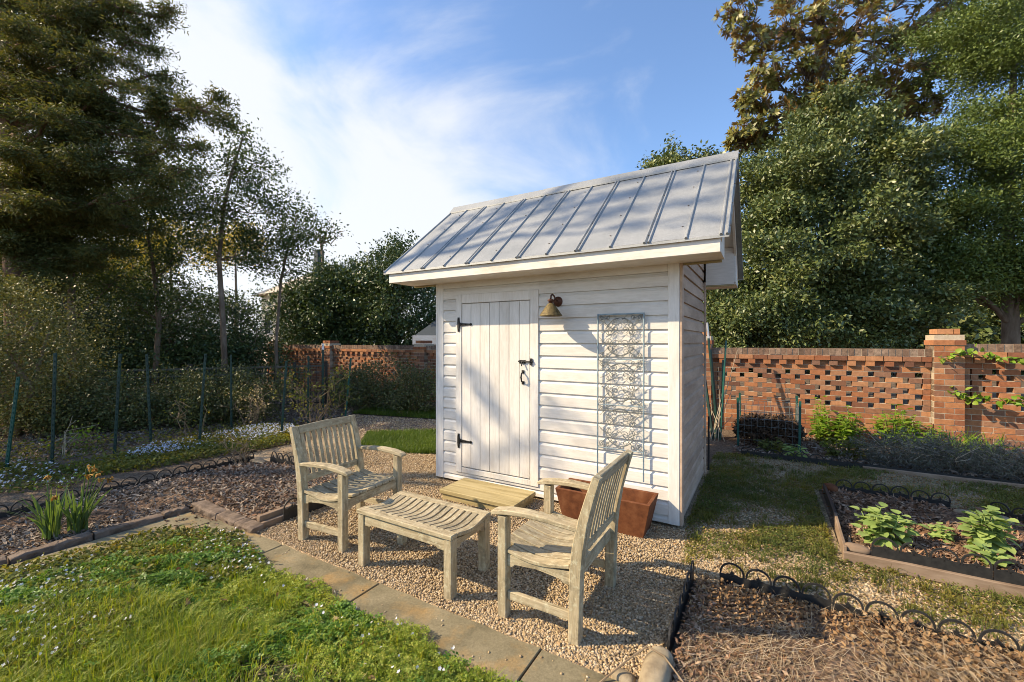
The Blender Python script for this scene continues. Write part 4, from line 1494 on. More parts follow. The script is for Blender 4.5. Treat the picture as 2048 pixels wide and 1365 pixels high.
# small tree showing over the roof ridge
big('camellia_tree', 'small glossy treetop showing above the shed roof ridge', 1340, 11.5, 6.2,
    [(1335, 330, 11.5, .46, .5, .48, 75), (1308, 345, 11.5, .36, .4, .28, 34), (1365, 340, 11.6, .38, .4, .36, 40), (1340, 430, 11.6, .8, .8, .7, 150), (1348, 282, 11.5, .16, .2, .22, 9)], 'holly', 204, 9, .11, .05, .10, r0=.08, inner=.4, lump=.3)

# trees out of the frame on the left that throw the dappled shade
OS = 'trees outside the left edge that shade the garden'


def off(label, base, h, lobes, leaf, seed, n_l=.075, sig=.12, k=7, r0=.1):
    base = Vector(base)
    tr = [base, base + Vector((.1, 0, h * .45)), base + Vector((0, .1, h * .95))]
    tree('shade_tree', label, 'tree', base, tr, r0, [(Vector(c), r, n) for c, r, n in lobes], M[leaf], M['bark'], seed, k=k, sig=sig, L=n_l, Wd=n_l * .5, inner=.15, lump=.35, group=OS, twigs=4)


off('bushy small tree beyond the left edge of the lawn', (-8.4, 4.5, 0), 3.6,
    [((-8.3, 3.75, 2.3), (.8, .5, .9), 110), ((-8.4, 4.6, 2.9), (.9, .6, 1.0), 170), ((-8.5, 5.4, 3.0), (.8, .7, 1.0), 170), ((-8.2, 4.2, 1.4), (.8, .7, .7), 110), ((-8.6, 5.0, 1.5), (.8, .8, .8), 110)], 'olive', 301)
# the tall sparse tree: its twigs stand where the sun throws their streaks on the roof and the door
def tall_shade():
    rs = np.random.RandomState(302)
    base = Vector((-10.6, 4.4, 0))
    root = empty('shade_tree', base, 0, 'tall sparse tree beyond the left edge, its twigs throwing streaks on the roof', 'tree', OS)
    bm = MB()
    tr = [Vector((0, 0, 0)), Vector((.1, 0, 3)), Vector((0, .1, 6)), Vector((.15, 0, 9)), Vector((0, .1, 12))]
    bm.tube(tr, [.16, .14, .11, .08, .03], 9)
    ms = Matrix.Translation(W(S0, T_BED)) @ Matrix.Rotation(TH, 4, 'Z')
    rp = lambda x, y: ms @ Vector((x, y, EAVE_Z + SL * (y + .39)))
    fp = lambda x, z: ms @ Vector((x, -.03, z))
    bands = [(rp(-2.1, .55), rp(.35, .40), 80, .06), (rp(-1.2, .16), rp(.36, .10), 56, .05), (rp(-2.75, .50), rp(-1.3, .66), 32, .045), (rp(-.7, .72), rp(.34, .66), 36, .045), (rp(-1.5, .32), rp(-.3, .46), 40, .05), (rp(-.5, -.12), rp(.35, -.2), 16, .04), (rp(-1.7, -.1), rp(-.7, .02), 12, .04),
             (fp(-2.1, 1.25), fp(-1.40, .38), 26, .05), (fp(-2.42, 1.25), fp(-2.33, .75), 14, .05), (fp(-2.25, .75), fp(-1.75, .25), 18, .06), (fp(-1.2, .85), fp(-.75, .75), 9, .04), (fp(-1.3, .55), fp(-1.15, .3), 7, .05)]
    parts = []
    for i, (a, c, n, sg) in enumerate(bands):
        d = 11.4 + .8 * math.sin(i * 2.3)
        a2, c2 = np.array(a - LD * d - base), np.array(c - LD * d - base)
        j = min(range(5), key=lambda q: abs(tr[q].z - (a2[2] - 1)))
        mid = (a2 + c2) / 2
        bm.tube(limb_pts(tr[j], a2, rs, 6, .02, .2), [.045, .04, .034, .03, .026, .022, .018], 6)
        bm.tube(limb_pts(a2, c2, rs, 6, .02, .35), [.022, .02, .018, .016, .014, .012, .008], 5)
        q = rs.uniform(0, 1, n)[:, None]
        cl = a2 + (c2 - a2) * q + rs.normal(size=(n, 3)) * sg
        parts.append(cloud(rs, cl, 7, sg * .9, .075, .035, .4))
    bm.build('trunk', M['bark'], root, True)
    V, F = merge(parts)
    np_mesh('crown', V, F, M['loose'], root)


tall_shade()

# ------------------------------------------------------------------ houses beyond the garden
hs = empty('neighbour_house', (-13.2, 25, 0), R(-38), 'cream house with a pale hipped roof seen through the thin trees', 'house')
b = MB()
b.box((-3.4, 0, 0), (2.6, 6, 4.4))
b.build('wall', M['house_wall'], hs)
MB().add([(-3.9, -.5, 4.35), (3.1, -.5, 4.35), (3.1, 6.5, 4.35), (-3.9, 6.5, 4.35), (-1.4, 3, 6.3), (.9, 3, 6.3)], [(0, 1, 5, 4), (1, 2, 5), (2, 3, 4, 5), (3, 0, 4), (0, 3, 2, 1)]).build('roof', M['pale_roof'], hs)
MB().box((.9, 1.2, 5.2), (1.3, 1.6, 6.9)).build('chimney_pipe', M['house_roof'], hs)
for x in (-2.4, -.4, 1.4):
    w = MB().box((x - .45, -.04, 1.9), (x + .45, -.005, 3.3)).build('window', M['trim'], hs)
    MB().box((x - .38, -.05, 1.97), (x + .38, -.042, 3.23)).build('pane', M['glass'], w)
h2 = empty('garage', (-.45, 12.4, 0), R(-4), 'low building with a dark shingle roof and white fascia behind the shed', 'building')
MB().box((-2.0, 0, 0), (3.4, 5, 1.55)).build('wall', M['house_wall'], h2)
MB().add([(-2.35, -.4, 1.62), (3.8, -.4, 1.62), (3.8, 5.4, 1.62), (-2.35, 5.4, 1.62), (-1.2, 2.5, 3.1), (2.6, 2.5, 3.1)], [(0, 1, 5, 4), (1, 2, 5), (2, 3, 4, 5), (3, 0, 4), (0, 3, 2, 1)]).build('roof', M['house_roof'], h2)
MB().box((-2.35, -.43, 1.40), (3.8, -.405, 1.66)).build('fascia', M['trim'], h2)

# trees far behind, the sunlight on them put into the yellow leaf colour
for i, (cx, cy, Y, w, h, n, lab) in enumerate([(265, 520, 24, 1.6, 3.4, 300, 'far tree behind the double stemmed tree, sunlight put into its yellow leaf colour'), (340, 480, 27, 1.6, 3.2, 240, 'pale gold treetop in the gap above the left shrubs, sunlight in its leaf colour'), (470, 480, 30, 2.4, 2.6, 300, 'gold green treetop behind the tiered slender tree, sunlight in its leaf colour')]):
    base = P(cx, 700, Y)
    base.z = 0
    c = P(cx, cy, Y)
    tree('sun_tinted_tree', lab, 'tree', base, [base, base + Vector((.1, 0, c.z * .5)), c], .14, [(c, (w, w, h * .5), n), (c - Vector((.5 * w, 0, h * .3)), (w * .8, w, h * .4), n // 2)], M['sunny'], M['bark'], 400 + i, k=9, sig=.22, L=.2, Wd=.1, inner=.2, lump=.35, group='far trees with sunlight put into the leaf colour')
M['background'] = leafmat('far_tree_leaves', [(.045, .065, .022), (.075, .098, .03), (.12, .125, .038)], .6, .25, .2)
# far leafy backdrop trees so that no bare horizon shows
FB = 'far trees behind the neighbouring gardens'
for i, (cx, Y, w, h, n) in enumerate([(-60, 30, 4.4, 9.5, 420), (110, 32, 4.6, 10.5, 420), (235, 34, 3.8, 8.6, 380), (585, 34, 3.4, 4.6, 220), (680, 33, 3.6, 4.6, 220), (1480, 19, 2.6, 4.2, 240), (1660, 20, 3, 5.0, 240), (1850, 19, 3, 4.4, 260), (2010, 18, 2.6, 3.0, 200), (2160, 18, 3, 5, 240)]):
    base = P(cx, 700, Y)
    base.z = 0
    z = lambda q: base + Vector((0, 0, q))
    tree('background_tree', ['bushy far tree at the extreme left beyond the shrubs', 'tall far tree behind the straight pale trunk', 'far tree filling the gap behind the double stemmed tree', 'far tree behind the sapling by the evergreens', 'far tree hidden behind the dark evergreens',
                             'far shrubby tree beyond the wall, just right of the shed', 'far tree hidden behind the rounded holly', 'far tree seen under the light green tree, above the brick pier', 'low far tree behind the dark trunk at the right edge', 'far tree beyond the right edge of the wall'][i], 'tree', base,
         [base, z(h * .4), z(h * .8)], .16, [(z(h * .55), (w, w * .8, h * .45), n), (z(h * .25), (w, w * .8, h * .25), n // 2)], M['background'] if i < 5 else M['holly'], M['bark'], 420 + i, k=11, sig=.35, L=.26, Wd=.13, inner=.35, lump=.3, group=FB, limbs=False)

# ------------------------------------------------------------------ black iron fence
M['worn_lit_iron'] = simple('worn_lit_iron', [(.05, .042, .032), (.14, .115, .085)], 12, rough=.6)  # paler iron for the upper rails, light on them put into the colour
fa, fb = P(-260, 755, 6.6), P(655, 728, 9.6)
fa.z = fb.z = 0
fd = (fb - fa)
FLn = fd.length
fz = math.atan2(fd.y, fd.x)
fe = empty('iron_fence', fa, fz, 'low black iron fence with thin upright bars behind the azaleas', 'fence')
MB().box((0, -.014, .93), (FLn, .014, .965)).build('rail', M['worn_lit_iron'], fe)
MB().box((0, -.012, .80), (FLn, .012, .825)).build('rail', M['worn_lit_iron'], fe)
MB().box((0, -.012, .12), (FLn, .012, .15)).build('rail', M['iron'], fe)
b = MB()
for k in range(int(FLn / .115)):
    b.box((.06 + k * .115 - .008, -.008, .03), (.06 + k * .115 + .008, .008, .95))
b.build('balusters', M['iron'], fe)
k = 0
for x in (FLn - .03, FLn - .66, FLn - 2.5, FLn - 4.3, FLn - 6.1, FLn - 7.9):
    MB().box((x - .03, -.03, 0), (x + .03, .03, 1.03)).box((x - .036, -.036, 1.03), (x + .036, .036, 1.045)).build('post', M['iron'], fe)

# ------------------------------------------------------------------ green steel fence posts
def t_post(px0, py0, px1, py1, label, mat='green_post', tip=None, plate=False):
    Y = 1282.5 / (py0 - 682.5)
    a = P(px0, py0, Y)
    a.z = 0
    c = P(px1, py1, Y)
    o = empty('fence_post', a, 0, label, 'post', 'green steel posts along the flower bed')
    d = c - a
    b = MB()
    b.sweep([(0, 0, -.02), d], .034, .005, (1, 0, 0)).sweep([(0, .012, -.02), d + Vector((0, .012, 0))], .005, .024, (1, 0, 0))
    for k in range(20):
        p = d * (k + .5) / 20
        b.box((p.x - .005, p.y - .009, p.z - .012), (p.x + .005, p.y - .002, p.z + .012))
    b.build('shaft', M[mat], o)
    if tip:
        MB().sweep([d - d.normalized() * .11, d + d.normalized() * .004], .038, .012, (1, 0, 0)).build('tip', M['white_tip'], o)
    if plate:
        MB().box((-.014, -.018, .015), (.010, -.012, .08)).build('sticker', M['white_tip'], o)


for a in [(10, 946, 36, 754, 'leaning bright green post, leftmost of the row', 'green_stake'), (103, 936, 110, 706, 'dark green post with a white sticker at its foot', 'green_post', None, True),
          (228, 918, 240, 708, 'dark green post, third from the left, behind the daffodils'), (302, 892, 293, 709, 'blue green post leaning left, in front of the azaleas'),
          (398, 896, 411, 708, 'dark green post standing among the blue flowers'), (463, 864, 462, 710, 'thin green post behind the pale flowering twigs'),
          (562, 880, 573, 722, 'blackish green post just left of the garden chair'), (616, 858, 617, 712, 'slim green post above the left chair back'),
          (646, 850, 646, 688, 'post with a bright white tip near the end of the iron fence', 'green_post', True), (690, 838, 702, 716, 'green post in front of the brick wall, rightmost of the row', 'green_stake')]:
    t_post(*a)

# ------------------------------------------------------------------ scalloped edging
def edging(label, s0, t0, s1, t1, n, z0=0.0, strip=.08, zz=.136, first=False):
    """n hoops in panels of up to four between two points."""
    a, c = W(s0, t0, z0), W(s1, t1, z0)
    d = c - a
    o = empty('scalloped_edging', a, math.atan2(d.y, d.x), label, 'edging', 'black scalloped bed edging')
    L = d.length
    p = L / n
    rs = random.Random(int(abs(s0 * 1000 + t0 * 77)))
    k = 0
    while k < n:
        m = min(4, n - k)
        b = MB()
        x0 = k * p
        lean = rs.uniform(-.10, .10)
        dz = rs.uniform(-.010, .006)
        yy = lambda z: lean * z
        b.box((x0 + .002, -.004, -.02), (x0 + m * p - .002, .004, strip + dz))
        for q in range(m):
            cx = x0 + (q + .5) * p
            r = p * .46
            arc = [(cx - r * math.cos(u * math.pi / 12), yy(zz), strip + dz - .008 + (zz - strip + .02) * math.sin(u * math.pi / 12) ** .8) for u in range(13)]
            b.sweep(arc, .008, .010, (0, 1, 0))
            arc = [(cx - r * .7 * math.cos(u * math.pi / 6), 0, strip + dz - .01 + (zz - strip) * .30 * math.sin(u * math.pi / 6)) for u in range(7)]
            b.sweep(arc, .006, .006, (0, 1, 0))
            b.prism([(cx - .004, strip + dz - .01), (cx + .004, strip + dz - .01), (cx + .004, strip + dz + .010), (cx + .013, strip + dz + .014), (cx + .004, strip + dz + .020), (cx, strip + dz + .036), (cx - .004, strip + dz + .020), (cx - .013, strip + dz + .014), (cx - .004, strip + dz + .010)], -.004, .004, lambda u, z, y: (u, y, z))
        b.build('edging_panel', M['black'], o)
        k += m


edging('black scalloped edging between the gravel and the leaf covered bed', -.385, 2.10, -.375, 2.88, 6)
edging('black scalloped edging along the back of the leaf covered bed, hoops lit by the sun', -.23, 2.90, 1.85, 2.86, 15)
edging('black scalloped edging on the timber in front of the large leaved plants', .62, 3.655, 2.6, 3.655, 14, .075, .068, .125)
edging('black scalloped edging in shade behind the large leaved plants', .61, 5.20, 1.44, 5.25, 6)
edging('short black scalloped edging curving round the back right of the sage bed', 1.66, 5.18, 1.95, 4.90, 3)
edging('black scalloped edging between the flower bed and the mulch, left of the chair', -5.45, .25, -5.43, 2.95, 19)
edging('short black scalloped edging at the back corner of the mulch bed', -5.22, 3.03, -4.72, 3.02, 4)
edging('black scalloped edging by the left chair legs', -3.40, 2.08, -3.42, 3.0, 6, .03)
edging('black edging along the foot of the lavender bed by the wall', -.25, 6.37, 3.6, 6.37, 26, 0, .07, .11)


def board(label, s0, t0, s1, t1, h, w, z=0.0, mat='timber', seg=6):
    a, c = W(s0, t0), W(s1, t1)
    d = c - a
    rs = random.Random(int(abs(s0 * 991 + t1 * 37)))
    p = [a + d * i / seg + Vector((0, 0, z + h / 2 + (rs.uniform(-.004, .004) if 0 < i < seg else 0))) for i in range(seg + 1)]
    b = MB().sweep([q - a for q in p], w, h, (-d.y, d.x, 0))
    o = b.build('edging_board', M[mat], None, bevel=.004)
    o.location = a
    tag(o, label, 'edging board', 'timber boards round the beds')


board('grey brown timber board in front of the large leaved plants', .47, 3.64, 2.6, 3.64, .075, .03)
board('old timber board along the left side of the large leaved plants, half in sun', .485, 3.665, .51, 4.35, .10, .022)
board('timber board left of the large leaved plants, shade put into its dark colour', .512, 4.36, .52, 5.18, .10, .022, 0, 'black')  # black stands in for the shade on the far part of this board
board('timber board beside the left chair legs', -3.44, 1.87, -3.43, 2.98, .055, .035)
board('short split timber on the bed corner by the left chair', -3.50, 1.93, -3.50, 2.22, .095, .05)
board('weathered timber board along the foot of the lavender bed', 1.0, 6.34, 3.8, 6.34, .05, .03)

# bricks round the mulch bed
EB = 'old bricks edging the mulch bed'


def edge_brick(s, t, L, w, h, rz, label, seed):
    rs = random.Random(seed)
    b = MB()
    n = 6
    sec = []
    for i in range(n + 1):
        x = -L / 2 + L * i / n
        e = .88 if i in (0, n) else 1
        sec.append([(x, -w / 2 * e + rs.uniform(-.007, .007), 0), (x, -w / 2 * e + rs.uniform(-.008, .008), h * e * .8), (x, -w * .38, h * e + rs.uniform(-.008, .004)), (x, w * .38, h * e + rs.uniform(-.008, .004)), (x, w / 2 * e, h * .84), (x, w / 2 * e, 0)])
    vs = [q for r in sec for q in r]
    m = 6
    fs = [tuple(range(m)), tuple(range(n * m, n * m + m))[::-1]]
    for i in range(n):
        for k in range(m):
            k2 = (k + 1) % m
            fs.append((i * m + k, i * m + k2, i * m + m + k2, i * m + m + k))
    b.add(vs, fs)
    o = b.build('edging_brick', M['paver_brick'], None, False, bevel=.003, seg=1)
    o.location = W(s, t)
    o.rotation_euler = (rs.uniform(-.05, .05), rs.uniform(-.03, .03), TH + rz)
    tag(o, label, 'brick', EB)


t0 = 1.80
for i, L in enumerate([.19, .43, .42, .30, .44, .40, .40]):
    edge_brick(-4.36 + .01 * math.sin(i * 2), t0 - L / 2, L - .012, .085, .060, R(90) + R((-1) ** i * 1.2),
               ['short brick next to the bed corner brick', 'brick above the tips of the violets, second up the left row', 'long brick right of the daffodils', 'brick at the foot of the right hand daffodils',
                'brick at the foot of the left hand daffodils', 'worn brick left of the daffodils', 'brick at the left edge of the picture'][i], 500 + i)
    t0 -= L
for i, (s, L) in enumerate([(-4.17, .44), (-3.80, .31), (-3.52, .26)]):
    edge_brick(s, 1.885 - .005 * i, L - .014, .11, .060, R(-2 + 2 * i), ['broad worn brick at the far corner of the flagstones', 'middle brick of three beside the flagstone corner', 'tapered brick end by the left chair legs'][i], 520 + i)


def rock(label, loc, r, seed, rz=0, name='boulder', cat='rock', mat='stone', group=None, flat=False):
    import bmesh
    bm = bmesh.new()
    bmesh.ops.create_icosphere(bm, subdivisions=4, radius=1)
    rs = np.random.RandomState(seed)
    k = rs.normal(size=(7, 3)) * 1.5
    ph = rs.uniform(0, 6.28, 7)
    for v in bm.verts:
        c = np.array(v.co)
        w = sum(math.sin(c @ k[i] + ph[i]) for i in range(7)) / 7
        c = np.sign(c) * np.abs(c) ** .75
        c = c * (1 + .22 * w)
        v.co = Vector(c * np.array(r))
    me = bpy.data.meshes.new(name)
    bm.to_mesh(me)
    bm.free()
    me.polygons.foreach_set('use_smooth', [True] * len(me.polygons))
    o = link_mesh(name, me, M[mat], None)
    o.location = loc
    o.rotation_euler = (0, .06, TH + rz)
    return tag(o, label, cat, group)


rock('long buff boulder at the near end of the black edging, bottom of the picture', W(-.40, 1.93, .035), (.062, .145, .075), 4)
rock('small pale stone half hidden beside the boulder', W(-.53, 1.88, .01), (.05, .035, .025), 6, name='stone')
rock('flat tan stone at the back of the sage bed', W(1.50, 5.06, .03), (.085, .05, .035), 7, name='stone')
rock('rounded grey stone right of the flat tan stone', W(1.66, 4.98, .04), (.075, .06, .05), 8, .3, name='stone')
rock('rusty brown stump stone at the back left corner of the sage bed', W(.57, 5.14, .05), (.06, .09, .07), 9, .2, name='stone', mat='rust')
rock('mossy wedge of stone on the front left corner of the sage bed', W(.56, 3.70, .085), (.075, .03, .03), 10, name='stone', mat='timber')
rock('pale flat stone at the far corner of the mulch bed', W(-5.3, 2.93, .02), (.14, .07, .035), 12, name='stone')
b = MB().tube([W(-.62, 1.78, .01), W(-.52, 1.9, .08), W(-.45, 1.97, .125), W(-.37, 1.95, .12), W(-.28, 1.90, .07), W(-.2, 1.87, .03)], .0045, 5)
tag(b.build('twig', M['twig'], None), 'bent dry twig lying across the boulder', 'twig')
st = MB().tube([W(1.52, 4.93, 0), W(1.53, 4.93, .14)], [.03, .024], 7).build('stake', M['bark_red'], None)
tag(st, 'short rotten brown stump behind the rounded stone', 'stump')

# ------------------------------------------------------------------ stakes, wire bin, leaf heap beside the shed
base = P(1436, 882, 6.55)
base.z = 0
rs = random.Random(12)
SK = [(1414, 646, 'steel', .018, 'tall green stake with a bare steel top leaning by the wall'), (1452, 682, 'green_stake', .011, 'bright green stake, second tallest of the bundle by the wall'), (1410, 760, 'green_post', .017, 'thick dark green stake at the left of the bundle'),
      (1428, 770, 'green_post', .016, 'dark green stake in the middle of the bundle'), (1446, 720, 'green_stake', .010, 'thin green stake right of the middle of the bundle'), (1421, 700, 'green_post', .012, 'dark stake behind the steel topped one')]
for px, py, m, r, lab in SK:
    f = P(1436 + rs.uniform(-10, 12), 882, 6.5 + rs.uniform(-.05, .15))
    f.z = 0
    c = P(px, py, 6.85)
    o = empty('garden_stake', f, 0, lab, 'stake', 'bundle of stakes leaning by the wall')
    d = c - f
    if m == 'steel':
        MB().tube([(0, 0, 0), d * .86], r, 6).build('shaft', M['green_post'], o)
        MB().tube([d * .86, d], r * .95, 6).build('tip', M['steel'], o)
    else:
        MB().tube([(0, 0, 0), d * .5, d], r * 1.3, 6).build('shaft', M[m], o)
for i, (px, py, lab) in enumerate([(1455, 735, 'pale cane rising right of the green stakes'), (1475, 700, 'long thin cane leaning right across the brick openings'), (1424, 800, 'short pale cane leaning left'), (1468, 770, 'pale cane crossing to the right'), (1450, 760, 'dry cane in the middle of the bundle'), (1412, 795, 'yellow cane beside the shed corner'), (1466, 830, 'low dry cane leaning right'), (1440, 745, 'slim cane beside the bright green stake')]):
    f = P(1430 + rs.uniform(-14, 26), 884, 6.45 + rs.uniform(-.1, .1))
    f.z = 0
    c = P(px, py, 6.8)
    d = c - f
    o = MB().tube([(0, 0, 0), d * .55 + Vector((.01, 0, -.01)), d], [.006, .005, .003], 5).build('cane', M['cane'], None)
    o.location = f
    tag(o, lab, 'cane', 'canes leaning by the wall')
o = MB().tube([W(-.545, 5.45, 0), W(-.545, 5.47, .62)], .011, 6).box(tuple(W(-.56, 5.44, -.0)), tuple(W(-.53, 5.43, .02)))
tag(o.build('metal_rod', M['iron'], None), 'thin black rod standing at the back corner of the shed', 'rod')

bc = W(.06, 7.15)
wb = empty('wire_bin', bc, TH, 'green wire mesh compost ring holding leaves by the wall', 'compost bin')
b = MB()
ww, dd, hh = .36, .32, .60
ring = [(-ww, -dd), (ww, -dd), (ww, dd), (-ww, dd)]
for k in range(7):
    z = .02 + k * .1
    b.tube([(x, y, z) for x, y in ring], .0028, 4, closed=True)
for (xa, ya), (xb_, yb_) in zip(ring, ring[1:] + ring[:1]):
    m = int(math.hypot(xb_ - xa, yb_ - ya) / .075)
    for k in range(m):
        q = k / m
        x, y = xa + (xb_ - xa) * q, ya + (yb_ - ya) * q
        b.tube([(x, y, 0), (x, y, hh)], .0022, 4)
b.build('wire_mesh', M['wire'], wb)
for x, y in ((-ww, -dd), (ww, -dd), (ww, dd), (-ww, dd)):
    MB().sweep([(x, y, 0), (x * 1.02, y, .70)], .028, .02, (1, 0, 0)).build('stake', M['green_stake'], wb)
rs = np.random.RandomState(77)
hp = rs.uniform(-1, 1, (2600, 2))
hp = hp[(hp ** 2).sum(1) < 1.3]
hz = .36 * np.clip(1.15 - (hp[:, 0] ** 4 + hp[:, 1] ** 4) * .5, 0.05, 1) * rs.uniform(.15, 1.06, len(hp)) ** .35
cl = np.stack([hp[:, 0] * .36, hp[:, 1] * .30, hz], -1)
V, F = cloud(rs, cl, 7, (.03, .03, .02), .06, .035, .5)
hpo = np_mesh('leaf_heap', V, F, M['heap'])
hpo.location = bc
hpo.rotation_euler = (0, 0, TH)
tag(hpo, 'dark brown heap of old leaves inside the wire ring', 'leaf heap')

# ------------------------------------------------------------------ loose ground cover
def G(px, py):
    Y = 1282.5 / (py - 682.5)
    return ((px - 1024) / 855 * Y, Y)


def inside(x, y, poly):
    r = np.zeros(len(x), bool)
    n = len(poly)
    for i in range(n):
        x0, y0 = poly[i]
        x1, y1 = poly[(i + 1) % n]
        c = ((y0 > y) != (y1 > y)) & (x < (x1 - x0) * (y - y0) / (y1 - y0 + 1e-12) + x0)
        r ^= c
    return r


def field(x, y, seed, f=2.0):
    rs = np.random.RandomState(seed)
    k = rs.normal(size=(7, 2)) * f
    ph = rs.uniform(0, 6.28, 7)
    return sum(np.sin(k[i, 0] * x + k[i, 1] * y + ph[i]) for i in range(7)) / 3.0


def scatter(rs, poly, dens, near=True, fall=2.6, wedge=1.28, ymin=1.35):
    """Points in an (X, Y) polygon; thinner far away, none outside the wedge the garden is seen in."""
    p = np.array(poly)
    lo, hi = p.min(0), p.max(0)
    n = int((hi - lo).prod() * dens)
    x = rs.uniform(lo[0], hi[0], n)
    y = rs.uniform(lo[1], hi[1], n)
    ok = inside(x, y, poly) & (np.abs(x) < wedge * y + .35) & (y > ymin)
    if near:
        ok &= rs.uniform(0, 1, n) < np.clip((fall / np.maximum(y, .1)) ** 1.6, 0, 1)
    return x[ok], y[ok]


def st_poly(*a):
    return [tuple(W(s, t)[:2]) for s, t in a]


ico_v = None


def pebbles(name, x, y, z, r0, r1, mat, seed):
    import bmesh
    rs = np.random.RandomState(seed)
    bm = bmesh.new()
    bmesh.ops.create_icosphere(bm, subdivisions=1, radius=1)
    bv = np.array([v.co[:] for v in bm.verts])
    bf = np.array([[v.index for v in f.verts] for f in bm.faces])
    bm.free()
    n = len(x)
    r = rs.uniform(r0, r1, n)
    sc = np.stack([r * rs.uniform(.8, 1.35, n), r * rs.uniform(.7, 1.0, n), r * rs.uniform(.5, .85, n)], -1)
    a = rs.uniform(0, 6.28, n)
    v = bv[None] * (1 + rs.uniform(-.18, .18, (n, len(bv), 1))) * sc[:, None]
    tl = rs.uniform(-.5, .5, n)[:, None]
    vx = v[..., 0] * np.cos(tl) - v[..., 2] * np.sin(tl)
    vz = v[..., 0] * np.sin(tl) + v[..., 2] * np.cos(tl)
    c, s = np.cos(a)[:, None], np.sin(a)[:, None]
    X = vx * c - v[..., 1] * s + x[:, None]
    Y = vx * s + v[..., 1] * c + y[:, None]
    Z = vz + (z + r * .35)[:, None]
    V = np.stack([X, Y, Z], -1).reshape(-1, 3)
    F = (bf[None] + (np.arange(n) * len(bv))[:, None, None]).reshape(-1, 3)
    o = np_mesh(name, V, F, mat, None, True)
    return o


def stuff(o, label=None):
    o['kind'] = 'stuff'
    return o


rs = np.random.RandomState(1)
GP = st_poly((-3.40, 1.87), (-.42, 1.87), (-.42, 2.95), (.15, 3.0), (.3, 3.45), (-.55, 3.60), (-3.05, 3.60), (-3.2, 4.6), (-4.6, 4.6), (-5.6, 3.4), (-4.7, 3.06), (-3.40, 3.06))
x, y = scatter(rs, GP, 17000, fall=2.5)
z = .004 + .006 * np.clip(field(x, y, 3, 4), -1, 1) + rs.uniform(-.004, .006, len(x))
stuff(pebbles('gravel', x, y, np.maximum(z, .002), .0042, .0092, M['pebble'], 2))
x, y = scatter(rs, st_poly((-.4, 2.95), (2.2, 2.95), (2.2, 3.6), (.4, 3.6), (.4, 5.2), (-.4, 5.2), (-.5, 3.62)), 5200, fall=2.6)
stuff(pebbles('gravel', x, y, np.full(len(x), .006), .005, .0105, M['pebble'], 4))
# stray pebbles on the slabs
x, y = scatter(rs, st_poly((-3.4, 1.62), (.6, 1.62), (.6, 1.85), (-3.4, 1.85)), 60)
stuff(pebbles('gravel', x, y, np.full(len(x), .015), .004, .008, M['pebble'], 5))


def leaves_on(rs, x, y, z, L, Wd, up, spread=1.0, flat=1.0, jit=.006, lean=None, fold=.2):
    n = len(x)
    pos = np.stack([x, y, z + rs.uniform(0, jit, n)], -1)
    d = rs.normal(size=(n, 3)) * np.array([1, 1, spread])
    if lean is not None: d[:, 2] += lean
    nr = rs.normal(size=(n, 3)) * flat
    nr[:, 2] += up
    LL = rs.uniform(L[0], L[1], n)
    return leaf_mesh(pos, d, nr, LL, LL * Wd, fold)


def blades(rs, x, y, z, L, w, bend=.5):
    """Grass: three-sided bent blades made of two quads each."""
    n = len(x)
    a = rs.uniform(0, 6.28, n)
    dx, dy = np.cos(a), np.sin(a)
    LL = rs.uniform(L[0], L[1], n)
    ln = rs.uniform(.05, bend, n)
    ww = w * rs.uniform(.7, 1.3, n)
    px, py = -dy * ww, dx * ww
    b = np.stack([x, y, z * np.ones(n)], -1)
    m = b + np.stack([dx * LL * .25 * ln, dy * LL * .25 * ln, LL * .55], -1)
    t = b + np.stack([dx * LL * ln, dy * LL * ln, LL * (1 - .35 * ln)], -1)
    sd = np.stack([px, py, np.zeros(n)], -1)
    V = np.stack([b - sd, b + sd, m + sd * .8, m - sd * .8, t + sd * .12, t - sd * .12], 1).reshape(-1, 3)
    i = np.arange(n)[:, None] * 6
    F = np.concatenate([i + np.array([[0, 1, 2, 3]]), i + np.array([[3, 2, 4, 5]])], 0)
    return V, F


def curls(rs, x, y, z, L, Wd=.55):
    """Dry leaves, curled along and across."""
    n = len(x)
    d = unit(rs.normal(size=(n, 3)) * np.array([1, 1, .45]))
    nr = rs.normal(size=(n, 3)) * .55 + np.array([0, 0, 1])
    s = unit(np.cross(d, nr))
    nn = np.cross(s, d)
    LL = rs.uniform(L[0], L[1], n)
    k = rs.uniform(-1.6, 2.6, n)
    cr = rs.uniform(.05, .6, n) * np.sign(rs.normal(size=n))
    p = np.stack([x, y, z], -1)
    rows = []
    for q, w in ((0, .12), (.28, .85), (.62, 1.0), (.85, .5), (1.0, .08)):
        a = k * q
        kk = np.where(np.abs(k) < .05, .05, k)
        c = p + (d * (np.sin(a) / kk)[:, None] + nn * ((1 - np.cos(a)) / kk)[:, None]) * LL[:, None]
        wv = (LL * Wd * w * rs.uniform(.75, 1.2, n))[:, None]
        lift = nn * wv * cr[:, None]
        rows += [c - s * wv * .5 + lift, c, c + s * wv * .5 + lift * rs.uniform(.3, 1.3, n)[:, None]]
    V = np.stack(rows, 1).reshape(-1, 3)
    f = []
    for i in range(4):
        a = 3 * i
        f += [(a, a + 1, a + 4, a + 3), (a + 1, a + 2, a + 5, a + 4)]
    F = (np.array(f)[None] + (np.arange(n) * 15)[:, None, None]).reshape(-1, 4)
    return V, F


x, y = scatter(rs, GP, 260, near=False)
V, F = leaves_on(rs, x, y, np.full(len(x), .013), (.006, .018), .45, .4, .6, fold=.3)
stuff(np_mesh('debris', V, F, M['chip']))
x, y = scatter(rs, GP, 45, near=False)
V, F = curls(rs, x, y, np.full(len(x), .014), (.012, .035))
stuff(np_mesh('leaf_litter', V, F, M['dry_leaf']))

